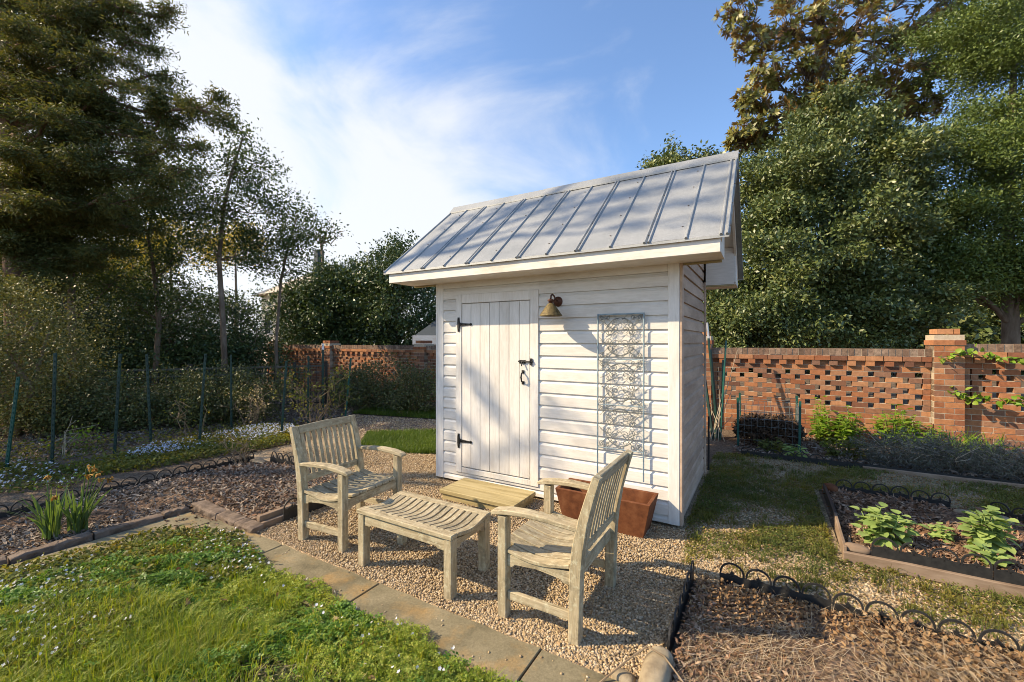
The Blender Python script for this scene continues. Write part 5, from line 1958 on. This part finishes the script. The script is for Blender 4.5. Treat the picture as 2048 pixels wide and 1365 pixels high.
# --- the weedy lawn in front
LP = st_poly((-3.9, -.6), (.9, -.6), (.9, 1.56), (-2.9, 1.58), (-3.3, 1.56), (-3.65, 1.50), (-3.9, 1.30))


def trefoil(rs, x, y, z, L, tilt, mat, name):
    parts = []
    n = len(x)
    a = rs.uniform(0, 6.28, n)
    lean = rs.normal(size=(n, 3)) * tilt + np.array([0, 0, 1])
    LL = rs.uniform(L[0], L[1], n)
    for q in range(3):
        b = a + 2.094 * q
        d = np.stack([np.cos(b), np.sin(b), rs.uniform(-.15, .35, n)], -1)
        d = d - lean * ((d * lean).sum(1) / (lean * lean).sum(1) * .8)[:, None]
        parts.append(leaf_mesh(np.stack([x, y, z], -1) + d * .002, d, lean, LL, LL * .88, .14))
    V, F = merge(parts)
    return stuff(np_mesh(name, V, F, mat))


def kinds(x, y):
    """Which weed rules where: > 0 clover, < 0 chickweed."""
    return field(x, y, 22, 3.2) + .5 * field(x, y, 23, 9) - .18


# clover with larger dark leaves
x, y = scatter(rs, LP, 15000, fall=2.3)
k_ = kinds(x, y)
keep = rs.uniform(0, 1, len(x)) < np.clip(.25 + 1.3 * k_, .03, 1)
x, y = x[keep], y[keep]
hh = .030 + .020 * np.clip(field(x, y, 26, 16), -1, 1)
trefoil(rs, x, y, .010 + hh * rs.uniform(.2, 1.5, len(x)), (.011, .021), .42, M['clover'], 'clover')
# fine yellow green chickweed
x, y = scatter(rs, LP, 34000, fall=2.3)
k_ = kinds(x, y)
bare = field(x, y, 28, 6)
keep = (rs.uniform(0, 1, len(x)) < np.clip(.35 - 1.3 * k_, .06, 1)) & (bare < .62 + rs.normal(size=len(x)) * .1)
x, y = x[keep], y[keep]
hh = .022 + .016 * np.clip(field(x, y, 24, 18), -1, 1)
trefoil(rs, x, y, .008 + hh * rs.uniform(.1, 1.6, len(x)), (.006, .0125), .55, M['chickweed'], 'chickweed')
# thatch and bare spots
x, y = scatter(rs, LP, 2600, fall=2.3)
keep = field(x, y, 28, 6) > .40
x, y = x[keep], y[keep]
n = len(x)
d = rs.normal(size=(n, 3)) * np.array([1, 1, .25])
V, F = leaf_mesh(np.stack([x, y, rs.uniform(.012, .035, n)], -1), d, rs.normal(size=(n, 3)) * .4 + np.array([0, 0, 1]), rs.uniform(.02, .07, n), rs.uniform(.0015, .0035, n), .3)
stuff(np_mesh('thatch', V, F, M['straw']))
# grass in tufts
tx, ty_ = scatter(rs, LP, 95, near=False)
q_ = np.repeat(np.arange(len(tx)), 30)
sp = rs.uniform(.008, .035, len(tx))[q_]
x = tx[q_] + rs.normal(size=len(q_)) * sp
y = ty_[q_] + rs.normal(size=len(q_)) * sp
V, F = blades(rs, x, y, .008, (.04, .105), .0017, 1.0)
stuff(np_mesh('grass', V, F, M['grass']))
# spill over the slabs
x, y = scatter(rs, st_poly((-3.5, 1.50), (.9, 1.50), (.9, 1.74), (-3.5, 1.74)), 16000)
s_ = x * UX + y * UY
t_ = x * VX + y * VY
ok = t_ < 1.585 + .06 * field(s_ * 2, s_ * .5, 31, 3.5) + .03 * field(s_ * 9, s_, 32, 3)
x, y = x[ok], y[ok]
k_ = kinds(x, y) > 0
z = .016 + rs.uniform(0, .045, len(x))
trefoil(rs, x[k_], y[k_], z[k_], (.010, .019), .5, M['clover'], 'clover')
trefoil(rs, x[~k_], y[~k_], z[~k_], (.006, .013), .55, M['chickweed'], 'chickweed')
x, y = scatter(rs, LP, 9000, fall=2.3)
f = field(x, y, 25, 2.2)
corner = np.clip((-1.15 - x) / .5, 0, 1) * np.clip((2.35 - y) / .4, 0, 1)
keep = rs.uniform(0, 1, len(x)) < np.clip(.04 + .12 * f, .01, 1) * .5 + corner
x, y, corner = x[keep], y[keep], corner[keep]
V, F = blades(rs, x, y, .01, (.035, .085), .0016, .9)
stuff(np_mesh('grass', V, F, M['grass']))
x, y = scatter(rs, st_poly((-3.9, -.6), (-1.4, -.6), (-1.2, .9), (-2.2, 1.2), (-3.6, .9)), 6000, fall=2.4)
keep = rs.uniform(0, 1, len(x)) < np.clip(.5 + .6 * field(x, y, 29, 3), .1, 1) * np.clip((-1.0 - x) / .5, 0, 1)
x, y = x[keep], y[keep]
V, F = blades(rs, x, y, .01, (.07, .14), .0018, 1.1)
stuff(np_mesh('grass', V, F, M['grass']))


def posies(x, y, z, r, mat, name, rs, petals=5, up=.9, label=None):
    parts = []
    n = len(x)
    ax = unit(rs.normal(size=(n, 3)) * .55 + np.array([0, -.35, up]))
    u = unit(np.cross(ax, rs.normal(size=(n, 3))))
    v = np.cross(ax, u)
    rr = rs.uniform(r[0], r[1], n)
    for q in range(petals):
        a = q * 6.283 / petals
        d = u * math.cos(a) + v * math.sin(a) + ax * .25
        parts.append(leaf_mesh(np.stack([x, y, z], -1), d, ax, rr, rr * .75, .1))
    V, F = merge(parts)
    return stuff(np_mesh(name, V, F, mat))


# upright weeds standing out of the lawn
x, y = scatter(rs, LP, 1500, fall=2.2)
keep = rs.uniform(0, 1, len(x)) < np.clip(.4 + .8 * field(x, y, 27, 4), .05, 1)
x, y = x[keep], y[keep]
n = len(x)
parts = []
top = rs.uniform(.045, .095, n)
ln = rs.normal(size=(n, 2)) * .35
for q in range(12):
    h = top * (q + 1) / 12
    px, py = x + ln[:, 0] * h, y + ln[:, 1] * h
    a = rs.uniform(0, 6.28, n)
    d = np.stack([np.cos(a), np.sin(a), rs.uniform(.1, .8, n)], -1)
    nr = rs.normal(size=(n, 3)) * .4 + np.array([0, 0, 1])
    LL = rs.uniform(.010, .022, n) * (1.15 - .05 * q)
    parts.append(leaf_mesh(np.stack([px, py, h], -1), d, nr, LL, LL * .6, .2))
V, F = merge(parts)
stuff(np_mesh('weeds', V, F, M['chickweed']))


# white violets scattered through the left of the lawn
VP = [G(0, 1150), G(190, 1105), G(330, 1065), G(480, 1075), G(540, 1150), G(430, 1180), G(330, 1130), G(270, 1190), G(260, 1280), G(60, 1365), G(-200, 1365), G(-200, 1200)]
x, y = scatter(rs, VP, 620, near=False)
keep = rs.uniform(0, 1, len(x)) < np.clip(.30 + .9 * field(x, y, 41, 5), 0.04, 1)
x, y = x[keep], y[keep]
posies(x, y, .050 + rs.uniform(-.015, .03, len(x)), (.006, .0115), M['petal'], 'violet_flowers', rs)
x, y = scatter(rs, st_poly((-3.5, 1.35), (-1.2, 1.3), (-1.2, 1.6), (-3.5, 1.6)), 60, near=False)
posies(x, y, .055 + rs.uniform(-.012, .03, len(x)), (.006, .011), M['petal'], 'violet_flowers', rs)
# heart shaped violet leaves
x, y = scatter(rs, VP, 5200, near=False)
V, F = leaves_on(rs, x, y, .03 + rs.uniform(0, .03, len(x)), (.018, .032), .95, .9, .4, flat=.5)
stuff(np_mesh('violet_leaves', V, F, M['weed']))
# dead nettle spikes near the path corner
x, y = scatter(rs, [G(370, 1075), G(440, 1085), G(560, 1150), G(430, 1150), G(380, 1120)], 120, near=False)
parts = []
for q in range(9):
    zq = .03 + q * .011
    parts.append(leaves_on(rs, x + rs.normal(size=len(x)) * .003, y + rs.normal(size=len(x)) * .003, np.full(len(x), zq), (.012, .022), .8, .8, .3, .4))
V, F = merge(parts)
stuff(np_mesh('nettle_leaves', V, F, M['clover']))
# dry leaves and bits on the lawn
x, y = scatter(rs, LP, 22, near=False)
V, F = curls(rs, x, y, np.full(len(x), .045), (.025, .05))
stuff(np_mesh('leaf_litter', V, F, M['dry_leaf']))

# --- back lawn and thin weeds at the right
x, y = scatter(rs, st_poly((-5.0, 4.2), (-4.33, 4.08), (-3.7, 4.35), (-3.2, 4.7), (-3.15, 5.45), (-4.6, 5.5), (-5.5, 4.78)), 9000, near=False)
V, F = blades(rs, x, y, .008, (.04, .09), .003, .8)
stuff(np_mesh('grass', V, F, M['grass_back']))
x, y = scatter(rs, st_poly((-7.3, 5.92), (-5.2, 6.34), (-3.0, 7.0), (-3.0, 7.6), (-5.5, 7.3), (-7.5, 6.9)), 4500, near=False)
V, F = blades(rs, x, y, .008, (.04, .09), .0035, .8)
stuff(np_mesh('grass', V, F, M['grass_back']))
RP = st_poly((-.45, 3.05), (2.2, 2.98), (2.2, 3.58), (.44, 3.62), (.44, 5.22), (4.5, 5.28), (4.5, 6.33), (-.53, 6.33), (-.53, 3.66))
x, y = scatter(rs, RP, 19000, fall=3.6)
f = field(x, y, 51, 3.2) + .5 * field(x, y, 52, 8)
keep = rs.uniform(0, 1, len(x)) < np.clip(.22 + 1.0 * f, .02, 1)
x, y = x[keep], y[keep]
t_ = x * VX + y * VY
keep = rs.uniform(0, 1, len(x)) < np.where(t_ < 3.62, .62, 1.0)
x, y = x[keep], y[keep]
V1 = leaves_on(rs, x, y, .008 + rs.uniform(0, .022, len(x)), (.009, .022), .6, .8, .5, .5)
tx, ty_ = scatter(rs, RP, 60, near=False)
q_ = np.repeat(np.arange(len(tx)), 26)
x = tx[q_] + rs.normal(size=len(q_)) * .022
y = ty_[q_] + rs.normal(size=len(q_)) * .022
keep = field(x, y, 51, 3.2) > -.35
V2 = blades(rs, x[keep], y[keep], .006, (.025, .075), .0022, 1.3)
V, F = merge([V1, V2])
stuff(np_mesh('ground_cover', V, F, M['weed']))
x, y = scatter(rs, RP, 1500, near=False)
V, F = curls(rs, x, y, np.full(len(x), .014), (.008, .026))
stuff(np_mesh('leaf_litter', V, F, M['dry_leaf']))


# --- bark, leaves and straw on the beds
def chips(poly, dens, zb, mat, L, wd, name='bark_mulch', seed=0, near=True, fall=2.8, up=1.6):
    x, y = scatter(rs, poly, dens, near, fall)
    z = zb + .030 * np.clip(.5 + field(x, y, 60 + seed, 3), 0, 1.2) + rs.uniform(0, .014, len(x))
    V, F = leaves_on(rs, x, y, z, L, wd, up, .35, .8, fold=.12)
    return stuff(np_mesh(name, V, F, mat))


BA = st_poly((-5.40, 1.93), (-3.48, 1.93), (-3.48, 3.0), (-5.40, 3.0))
BA2 = st_poly((-5.5, -.4), (-4.42, -.4), (-4.42, 1.93), (-5.40, 1.93))
for pl_ in (BA, BA2):
    chips(pl_, 5600, .014, M['chip_grey'], (.022, .06), .32, seed=1, fall=3.6)
chips(BA, 1800, .020, M['chip'], (.02, .05), .4, seed=1, fall=3.6)
BC = st_poly((.53, 3.69), (2.7, 3.69), (2.7, 5.17), (.53, 5.17))
chips(BC, 7500, .016, M['chip'], (.022, .065), .3, seed=3, fall=3.4)
BD = st_poly((-.32, 6.42), (4.6, 6.42), (4.6, 7.9), (-.32, 7.9))
chips(BD, 1500, .016, M['chip_grey'], (.03, .07), .35, seed=4, near=False)
BB = st_poly((-.35, 1.3), (1.9, 1.3), (1.9, 2.86), (-.35, 2.86))
chips(BB, 6000, .022, M['chip'], (.014, .04), .35, seed=5, fall=2.5)
x, y = scatter(rs, BB, 6500, fall=2.5)
s_, t_ = x * UX + y * UY, x * VX + y * VY
keep = rs.uniform(0, 1, len(x)) < np.clip(.30 + (t_ - 2.2) * .9 + .25 * field(x, y, 71, 4), .12, 1)
x, y, t_ = x[keep], y[keep], t_[keep]
z = .03 + .035 * np.clip(.5 + field(x, y, 72, 3), 0, 1.2) + rs.uniform(0, .022, len(x)) + .02 * np.clip(t_ - 2.3, 0, .5)
V, F = curls(rs, x, y, z, (.013, .034))
stuff(np_mesh('leaf_litter', V, F, M['dry_leaf']))
x, y = scatter(rs, BB, 6500, fall=2.5)
keep = rs.uniform(0, 1, len(x)) < np.clip(.9 - (x * VX + y * VY - 2.1) * 1.3 + .3 * field(x, y, 73, 4), .05, 1)
x, y = x[keep], y[keep]
z = .045 + .03 * np.clip(.5 + field(x, y, 72, 3), 0, 1.2) + rs.uniform(0, .03, len(x))
n = len(x)
f = field(x, y, 74, 2.2)
a = f * 2.0 + rs.normal(size=n) * .7
d = np.stack([np.cos(a), np.sin(a), rs.normal(size=n) * .16], -1)
LL = rs.uniform(.03, .14, n)
V, F = leaf_mesh(np.stack([x, y, z], -1), d, rs.normal(size=(n, 3)) * .4 + np.array([0, 0, 1]), LL, rs.uniform(.0015, .003, n), .3)
stuff(np_mesh('straw', V, F, M['straw']))
# bits of litter over the left ground and paths
x, y = scatter(rs, [G(-60, 990), G(40, 930), G(300, 905), G(560, 862), G(700, 832), G(720, 800), G(100, 800), G(-300, 860)], 700, near=False)
V, F = leaves_on(rs, x, y, np.full(len(x), .03), (.03, .07), .5, .4, .5, fold=.3)
stuff(np_mesh('leaf_litter', V, F, M['chip_grey']))
x, y = scatter(rs, st_poly((-4.3, 1.55), (-3.4, 1.5), (-3.5, 1.85), (-4.25, 1.85)), 420, near=False)
V, F = leaves_on(rs, x, y, np.full(len(x), .02), (.015, .04), .5, .35, .6, fold=.3)
stuff(np_mesh('leaf_litter', V, F, M['chip']))

x, y = scatter(rs, st_poly((-5.9, 4.2), (-3.2, 5.6), (-2.6, 5.6), (-2.6, 7.0), (-5.3, 6.28), (-7.2, 5.85), (-6.6, 4.6)), 900, near=False)
stuff(pebbles('gravel', x, y, np.full(len(x), .004), .008, .016, M['pebble'], 14))

# --- blue phlox and violets in the flower bed
FP = [G(600, 866), G(600, 886), G(520, 905), G(400, 925), G(300, 945), G(180, 962), G(120, 950), G(210, 930), G(330, 900), G(450, 875), G(520, 862)]
x, y = scatter(rs, FP, 3600, near=False)
V, F = leaves_on(rs, x, y, .03 + rs.uniform(0, .09, len(x)), (.03, .06), .45, .8, .6)
stuff(np_mesh('phlox_leaves', V, F, M['weed']))
FP2 = [G(590, 864), G(590, 878), G(520, 893), G(400, 912), G(310, 925), G(250, 930), G(300, 905), G(450, 878), G(520, 862)]
x, y = scatter(rs, FP2, 2000, near=False)
keep = rs.uniform(0, 1, len(x)) < np.clip(.65 + .6 * field(x, y, 81, 2.5), .1, 1)
x, y = x[keep], y[keep]
posies(x, y, .12 + rs.uniform(-.03, .03, len(x)), (.008, .015), M['blue_petal'], 'phlox_flowers', rs)
FP3 = [G(-60, 950), G(60, 935), G(120, 945), G(190, 948), G(140, 985), G(30, 995), G(-80, 1000)]
x, y = scatter(rs, FP3, 1600, near=False)
V, F = leaves_on(rs, x, y, .03 + rs.uniform(0, .06, len(x)), (.025, .05), .6, .8, .6)
stuff(np_mesh('violet_leaves', V, F, M['weed']))
x, y = scatter(rs, FP3, 160, near=False)
posies(x, y, .09 + rs.uniform(-.02, .02, len(x)), (.012, .02), M['petal'], 'violet_flowers', rs)
x, y = scatter(rs, [G(-100, 1000), G(-100, 905), G(250, 880), G(560, 845), G(600, 866), G(400, 900), G(150, 935)], 480, near=False)
V, F = leaves_on(rs, x, y, .02 + rs.uniform(0, .12, len(x)), (.03, .06), .45, .6, .8)
stuff(np_mesh('ground_cover', V, F, M['weed']))


# ------------------------------------------------------------------ single plants
def blade_strip(pts, w, nrm):
    """A strap leaf along a path."""
    pts = np.array(pts)
    n = len(pts)
    V, F = [], []
    for i in range(n):
        d = pts[min(i + 1, n - 1)] - pts[max(i - 1, 0)]
        s = np.cross(d, nrm)
        s = s / (np.linalg.norm(s) + 1e-9)
        q = i / (n - 1)
        ww = w * (.75 + .5 * q if q < .5 else 1.0) * (1 if q < .75 else max(.08, (1 - q) * 4))
        V += [pts[i] - s * ww / 2, pts[i] + s * ww / 2]
        if i: F.append((2 * i - 2, 2 * i - 1, 2 * i + 1, 2 * i))
    return np.array(V), np.array(F)


def daffodils(px, py, label, seed, flowers, nl=30, h=.40):
    x0, y0 = G(px, py)
    rs = np.random.RandomState(seed)
    o = empty('daffodil_clump', (x0, y0, .02), 0, label, 'daffodils', 'daffodil clumps in the mulch')
    parts = []
    for i in range(nl):
        a = rs.uniform(0, 6.28)
        r = rs.uniform(0, .055)
        b = np.array([r * math.cos(a), r * math.sin(a), -.01])
        out = np.array([math.cos(a + rs.normal() * .5), math.sin(a + rs.normal() * .5), 0])
        L = h * rs.uniform(.6, 1.1)
        ln = rs.uniform(.05, .55) * (1.5 if rs.uniform() < .12 else 1)
        P_ = [b + out * L * ln * (q ** 1.7) + np.array([0, 0, L * (q - .35 * ln * q ** 2.2)]) for q in np.linspace(0, 1, 8)]
        parts.append(blade_strip(P_, rs.uniform(.012, .020), np.array([math.sin(a), -math.cos(a), .2]) if rs.uniform() < .5 else out + np.array([0, 0, .2])))
    V, F = merge(parts)
    np_mesh('leaves', V, F, M['daff_leaf'], o)
    for dx, dz, dy in flowers:
        b = MB()
        b.tube([(dx * .15, dy * .15, 0), (dx * .55, dy * .5, dz * .55), (dx * .9, dy * .9, dz * .97), (dx, dy, dz), (dx * 1.04 + .012, dy, dz - .006)], [.004, .0038, .0032, .003, .004], 6)
        b.build('stalk', M['daff_leaf'], o, True)
        c = np.array([dx * 1.04 + .012, dy, dz - .008])
        n = 15
        d = unit(rs.normal(size=(n, 3)) * .55 + np.array([.8, -.3, -.5]))
        V, F = leaf_mesh(np.repeat(c[None], n, 0) + rs.normal(size=(n, 3)) * .005, d, rs.normal(size=(n, 3)), rs.uniform(.022, .042, n), np.full(n, .016), .4)
        np_mesh('flower', V, F, M['daff_flower'], o)


daffodils(106, 1082, 'left hand daffodil clump with two withered orange blooms', 1, [(-.055, .47, 0), (.03, .33, -.03)], 42, .40)
daffodils(156, 1070, 'right hand daffodil clump with several withered orange blooms leaning right', 2, [(.05, .50, .02), (.11, .50, 0), (.16, .47, -.02), (.22, .42, .0), (.08, .45, -.02), (.13, .41, .03)], 46, .38)


def ovate(pos, d, nr, L, Wd):
    """Broad leaf of six quads with a raised rim."""
    d = unit(d)
    s = unit(np.cross(d, nr))
    n = np.cross(s, d)
    V, F = [], []
    prof = [(0, .04), (.14, .82), (.38, 1.0), (.72, .74), (1.0, .03)]
    for q, w in prof:
        c = pos + d * L * q - n * L * .22 * q * q
        V += [c - s * Wd * w / 2 + n * Wd * .12 * w, c, c + s * Wd * w / 2 + n * Wd * .12 * w]
    for i in range(4):
        a = 3 * i
        F += [(a, a + 1, a + 4, a + 3), (a + 1, a + 2, a + 5, a + 4)]
    return np.array(V), np.array(F)


def big_leaf_plant(name, label, cat, loc, w, h, nst, L, mat, seed, group=None, pairs=4, Wr=.86):
    rs = np.random.RandomState(seed)
    o = empty(name, loc, 0, label, cat, group)
    parts = []
    b = MB()
    for i in range(nst):
        a = rs.uniform(0, 6.28)
        r = w * math.sqrt(rs.uniform(.02, 1))
        hh = h * rs.uniform(.6, 1.0) * (1 - .35 * (r / w) ** 2)
        foot = np.array([r * .45 * math.cos(a), r * .45 * math.sin(a), 0])
        top = np.array([r * math.cos(a), r * math.sin(a), hh])
        b.tube([foot, (foot + top) / 2 + np.array([0, 0, .02]), top], [.004, .0035, .0025], 5)
        tw = rs.uniform(0, 3.14)
        for k in range(pairs):
            q = 1 - k * .24
            c = foot + (top - foot) * q
            for sg in (0, 3.1416):
                aa = tw + k * 1.57 + sg + rs.normal() * .25
                el = .55 - .28 * k + rs.normal() * .15 if k else .9
                if k == 0: el = .35
                d = np.array([math.cos(aa), math.sin(aa), el])
                nr = np.array([-math.cos(aa) * el, -math.sin(aa) * el, 1.0]) + rs.normal(size=3) * .2
                ll = L * rs.uniform(.75, 1.15) * (.8 if k == 0 else 1)
                parts.append(ovate(c + d * .012, d, nr, ll, ll * Wr))
    b.build('stems', mat, o, True)
    V, F = merge(parts)
    np_mesh('leaves', V, F, mat, o, True)
    return o


SG = 'velvety large leaved plants in the right bed'
X0, Y0 = G(1765, 1102)
big_leaf_plant('sage_plant', 'large pale green velvety plant at the front left of the right bed', 'plant', (X0 + .03, Y0 + .03, .03), .15, .27, 17, .082, M['sage'], 11, SG)
X0, Y0 = G(2000, 1125)
big_leaf_plant('sage_plant', 'largest velvety plant, at the right edge of the picture', 'plant', (X0 + .06, Y0 + .10, .03), .13, .31, 15, .085, M['sage'], 12, SG)
X0, Y0 = G(1960, 1140)
big_leaf_plant('sage_plant', 'low velvety plant at the edging, in front of the largest one', 'plant', (X0 + .02, Y0 - .02, .03), .075, .13, 7, .075, M['sage'], 15, SG)
X0, Y0 = G(1875, 1085)
big_leaf_plant('sage_plant', 'small velvety seedling between the two large ones', 'plant', (X0, Y0, .03), .10, .10, 6, .062, M['sage'], 13, SG, 3)
X0, Y0 = G(1937, 1042)
big_leaf_plant('seedling', 'tiny bright green sprout in front of the rounded stone', 'plant', (X0, Y0, .03), .03, .05, 4, .03, M['fresh'], 14, None, 2)

# leafy perennials and flags along the sunny brick wall
WG = 'fresh green plants at the foot of the brick wall'


def by_wall(px, t, name, label, w, h, nst, L, mat, seed, Wr=.5, pairs=5):
    s = S(px, t)
    return big_leaf_plant(name, label, 'plant', W(s, t, .02), w * 1.15, h * 1.2, int(nst * 1.8), L * 1.2, M[mat], seed, WG, pairs, .6)


by_wall(1668, 7.55, 'leafy_plant', 'bright green bushy plant right of the wire bin', .26, .42, 26, .085, 'fresh', 21)
by_wall(1640, 7.8, 'leafy_plant', 'thin upright green shoot against the brick, behind the bushy plant', .10, .62, 7, .075, 'fresh', 22)
by_wall(1700, 7.75, 'leafy_plant', 'upright leafy shoot right of the bushy plant', .16, .48, 10, .08, 'fresh', 23)
by_wall(1790, 7.75, 'leafy_plant', 'yellow green plant left of the brick pier', .24, .50, 20, .085, 'fresh', 24)
by_wall(1845, 7.55, 'leafy_plant', 'leafy plant at the left foot of the brick pier', .22, .38, 16, .08, 'fresh', 25)
by_wall(1690, 6.75, 'leafy_plant', 'low dull green plant in the shade before the bushy plant', .22, .24, 18, .055, 'weed', 26)
by_wall(1545, 6.65, 'leafy_plant', 'low grey green seedling in front of the leaf heap', .16, .18, 9, .05, 'weed', 27)
by_wall(1590, 6.5, 'leafy_plant', 'pale seedling leaning over the black edging', .10, .14, 5, .07, 'sage', 28)


def flags(px, t, label, seed, n=34, h=.42):
    s = S(px, t)
    rs = np.random.RandomState(seed)
    o = empty('iris_clump', W(s, t, .02), 0, label, 'plant', WG)
    parts = []
    for i in range(n):
        a = rs.uniform(0, 6.28)
        b = np.array([rs.normal() * .07, rs.normal() * .05, 0])
        out = np.array([math.cos(a), math.sin(a), 0])
        L = h * rs.uniform(.6, 1.1)
        ln = rs.uniform(.1, .9)
        pp = [b + out * L * ln * q ** 1.6 + np.array([0, 0, L * (q - .4 * ln * q ** 2)]) for q in np.linspace(0, 1, 7)]
        parts.append(blade_strip(pp, .017, np.array([-math.sin(a), math.cos(a), .3]) if i % 2 else out))
    V, F = merge(parts)
    np_mesh('leaves', V, F, M['fresh'], o)


flags(1915, 7.45, 'grassy green clump at the foot of the brick pier', 31, 40, .42)
flags(1985, 7.45, 'strap leaved clump right of the brick pier', 32, 44, .38)
flags(1955, 7.6, 'strap leaved clump against the wall, between two others', 33, 30, .36)
# grey lavender along the front of the wall bed
for i, (px, t, w, h, n, lab) in enumerate([(1760, 6.75, .36, .34, 210, 'grey lavender bush at the left end of the row'), (1840, 6.72, .40, .38, 250, 'woody grey lavender bush, second from the left'), (1925, 6.70, .40, .38, 260, 'woody lavender bush with bare grey stems, below the pier'), (2010, 6.70, .42, .36, 250, 'grey lavender bush near the right edge'), (2100, 6.7, .42, .36, 200, 'lavender bush cut by the right edge')]):
    s = S(px, t)
    base = W(s, t, 0)
    z = lambda q: base + Vector((0, 0, q))
    r_ = random.Random(i)
    stems = [[base + Vector((r_.uniform(-.1, .1), r_.uniform(-.06, .06), .01)), base + Vector((r_.uniform(-.6, .6) * w, r_.uniform(-.4, .4) * w, h * .55)), base + Vector((r_.uniform(-1.1, 1.1) * w, r_.uniform(-.8, .8) * w, h * r_.uniform(.5, 1.15)))] for _ in range(26)]
    tree('lavender_bush', lab, 'lavender', base, stems[0], .006, [(z(h * .52), (w, w * .75, h * .5), n)], M['lavender'], M['cane'], 600 + i, k=15, sig=(.035, .035, .05), L=.05, Wd=.007, inner=.3, lump=.3, limbs=False, group='lavender along the wall bed', trunkname='stems', stems=stems, up=.2, outw=.8)
# trained vine on the wall, in tiers
for i, (pa, pb, lab) in enumerate([((1880, 716), (1955, 704), 'upper vine sprig across the brick pier'), ((1972, 714), (2048, 722), 'upper vine sprig right of the pier, below the coping'), ((1900, 783), (1958, 800), 'lower vine sprig at the right side of the pier'), ((1972, 800), (2052, 806), 'lower vine sprig on the pierced brickwork at the right edge')]):
    t = T_WALL - .16
    sa, sb = S(pa[0], t), S(pb[0], t)
    ya, yb_ = W(sa, t).y, W(sb, t).y
    a = W(sa, t, 1.5 - (pa[1] - 682.5) / 855 * ya)
    c = W(sb, t, 1.5 - (pb[1] - 682.5) / 855 * yb_)
    rs2 = np.random.RandomState(800 + i)
    o = empty('vine', a, 0, lab, 'vine', 'vine trained on the wall')
    d = np.array(c - a)
    lp = limb_pts((0, 0, 0), d, rs2, 6, 0, .3)
    MB().tube(lp, .006, 5).build('stem', M['twig'], o)
    parts = []
    for k in range(30):
        p = np.array(lp[0]) + d * rs2.uniform(0, 1) + rs2.normal(size=3) * np.array([.03, .03, .025])
        dd = rs2.normal(size=3) + np.array([0, -.5, .1])
        parts.append(ovate(p, dd, rs2.normal(size=3) * .5 + np.array([-.6, -.3, .8]), rs2.uniform(.045, .085), rs2.uniform(.035, .065)))
    V, F = merge(parts)
    np_mesh('leaves', V, F, M['fresh'], o, True)
b_ = MB()
for z in (1.28, .95):
    pass


# twiggy things by the flower bed
def twiggy(name, label, px, py, w, h, n, seed, leaf=None, nleaf=0, cat='plant', L=.035, mat='twig'):
    x0, y0 = G(px, py)
    rs = np.random.RandomState(seed)
    o = empty(name, (x0, y0, 0), 0, label, cat)
    b = MB()
    cl = []
    for i in range(n):
        a = rs.uniform(0, 6.28)
        top = np.array([math.cos(a) * w * rs.uniform(.2, 1), math.sin(a) * w * rs.uniform(.2, .7), h * rs.uniform(.55, 1.05)])
        lp = limb_pts((rs.normal() * .03, rs.normal() * .03, 0), top, rs, 5, .03, .3)
        b.tube(lp, [.006, .0055, .005, .0045, .0035, .0025], 5)
        for _ in range(4):
            k = rs.randint(2, 6)
            e = np.array(lp[k]) + rs.normal(size=3) * np.array([.12, .1, .1])
            b.tube([lp[k], tuple(e)], [.003, .002], 4)
            cl.append(e)
        cl.append(top)
    b.build('stems', M[mat], o)
    if leaf:
        V, F = cloud(rs, np.array(cl), nleaf, (.035, .035, .035), L, L * .6, .5)
        np_mesh('leaves', V, F, M[leaf], o)


M['bloom'] = leafmat('pale_yellow_blooms', [(.50, .40, .22), (.60, .48, .30), (.45, .36, .16)], .6, .3, .2, tint=(1, 1, .8))
twiggy('flowering_shrub', 'small bare shrub dotted with pale yellow blooms behind the blue flowers', 500, 862, .42, .66, 13, 91, 'bloom', 4, 'shrub', .035)
twiggy('rose_bush', 'straggly rose with arching bare canes and fresh leaves left of the brick wall', 630, 858, .6, .95, 16, 92, 'weed', 7, 'shrub', .05)
twiggy('rose_bush', 'thorny brown twigs in the mulch beside the scalloped edging', 480, 935, .22, .42, 9, 93, None, 0, 'shrub')
twiggy('rose_bush', 'bare arching canes among the azaleas above the blue flowers', 385, 885, .6, .7, 4, 94, 'weed', 3, 'shrub')
twiggy('fern', 'small fresh green sprout left of the second pair of posts', 160, 905, .22, .26, 8, 95, 'fresh', 4, 'plant', .04)
twiggy('bare_stalk', 'single dry stalk leaning between the left green posts', 132, 922, .10, .55, 2, 96, None, 0, 'plant', mat='cane')
twiggy('dry_stalks', 'dry upright stalks before the sunny brick wall', 1700, 868, .35, .75, 9, 97, None, 0, 'plant')
twiggy('wild_seedling', 'yellow green seedling among the daffodils', 146, 985, .08, .16, 5, 98, 'fresh', 5, 'plant', .03)
# soil in the planter
x, y = np.random.RandomState(3).uniform(-1, 1, (2, 900))
p = np.array([tuple(W(-1.105 + a * .335, 3.40 + c * .108)) for a, c in zip(x, y)])
o = pebbles('planter_soil', p[:, 0], p[:, 1], np.full(900, .178), .006, .013, M['heap'], 8)
stuff(o)
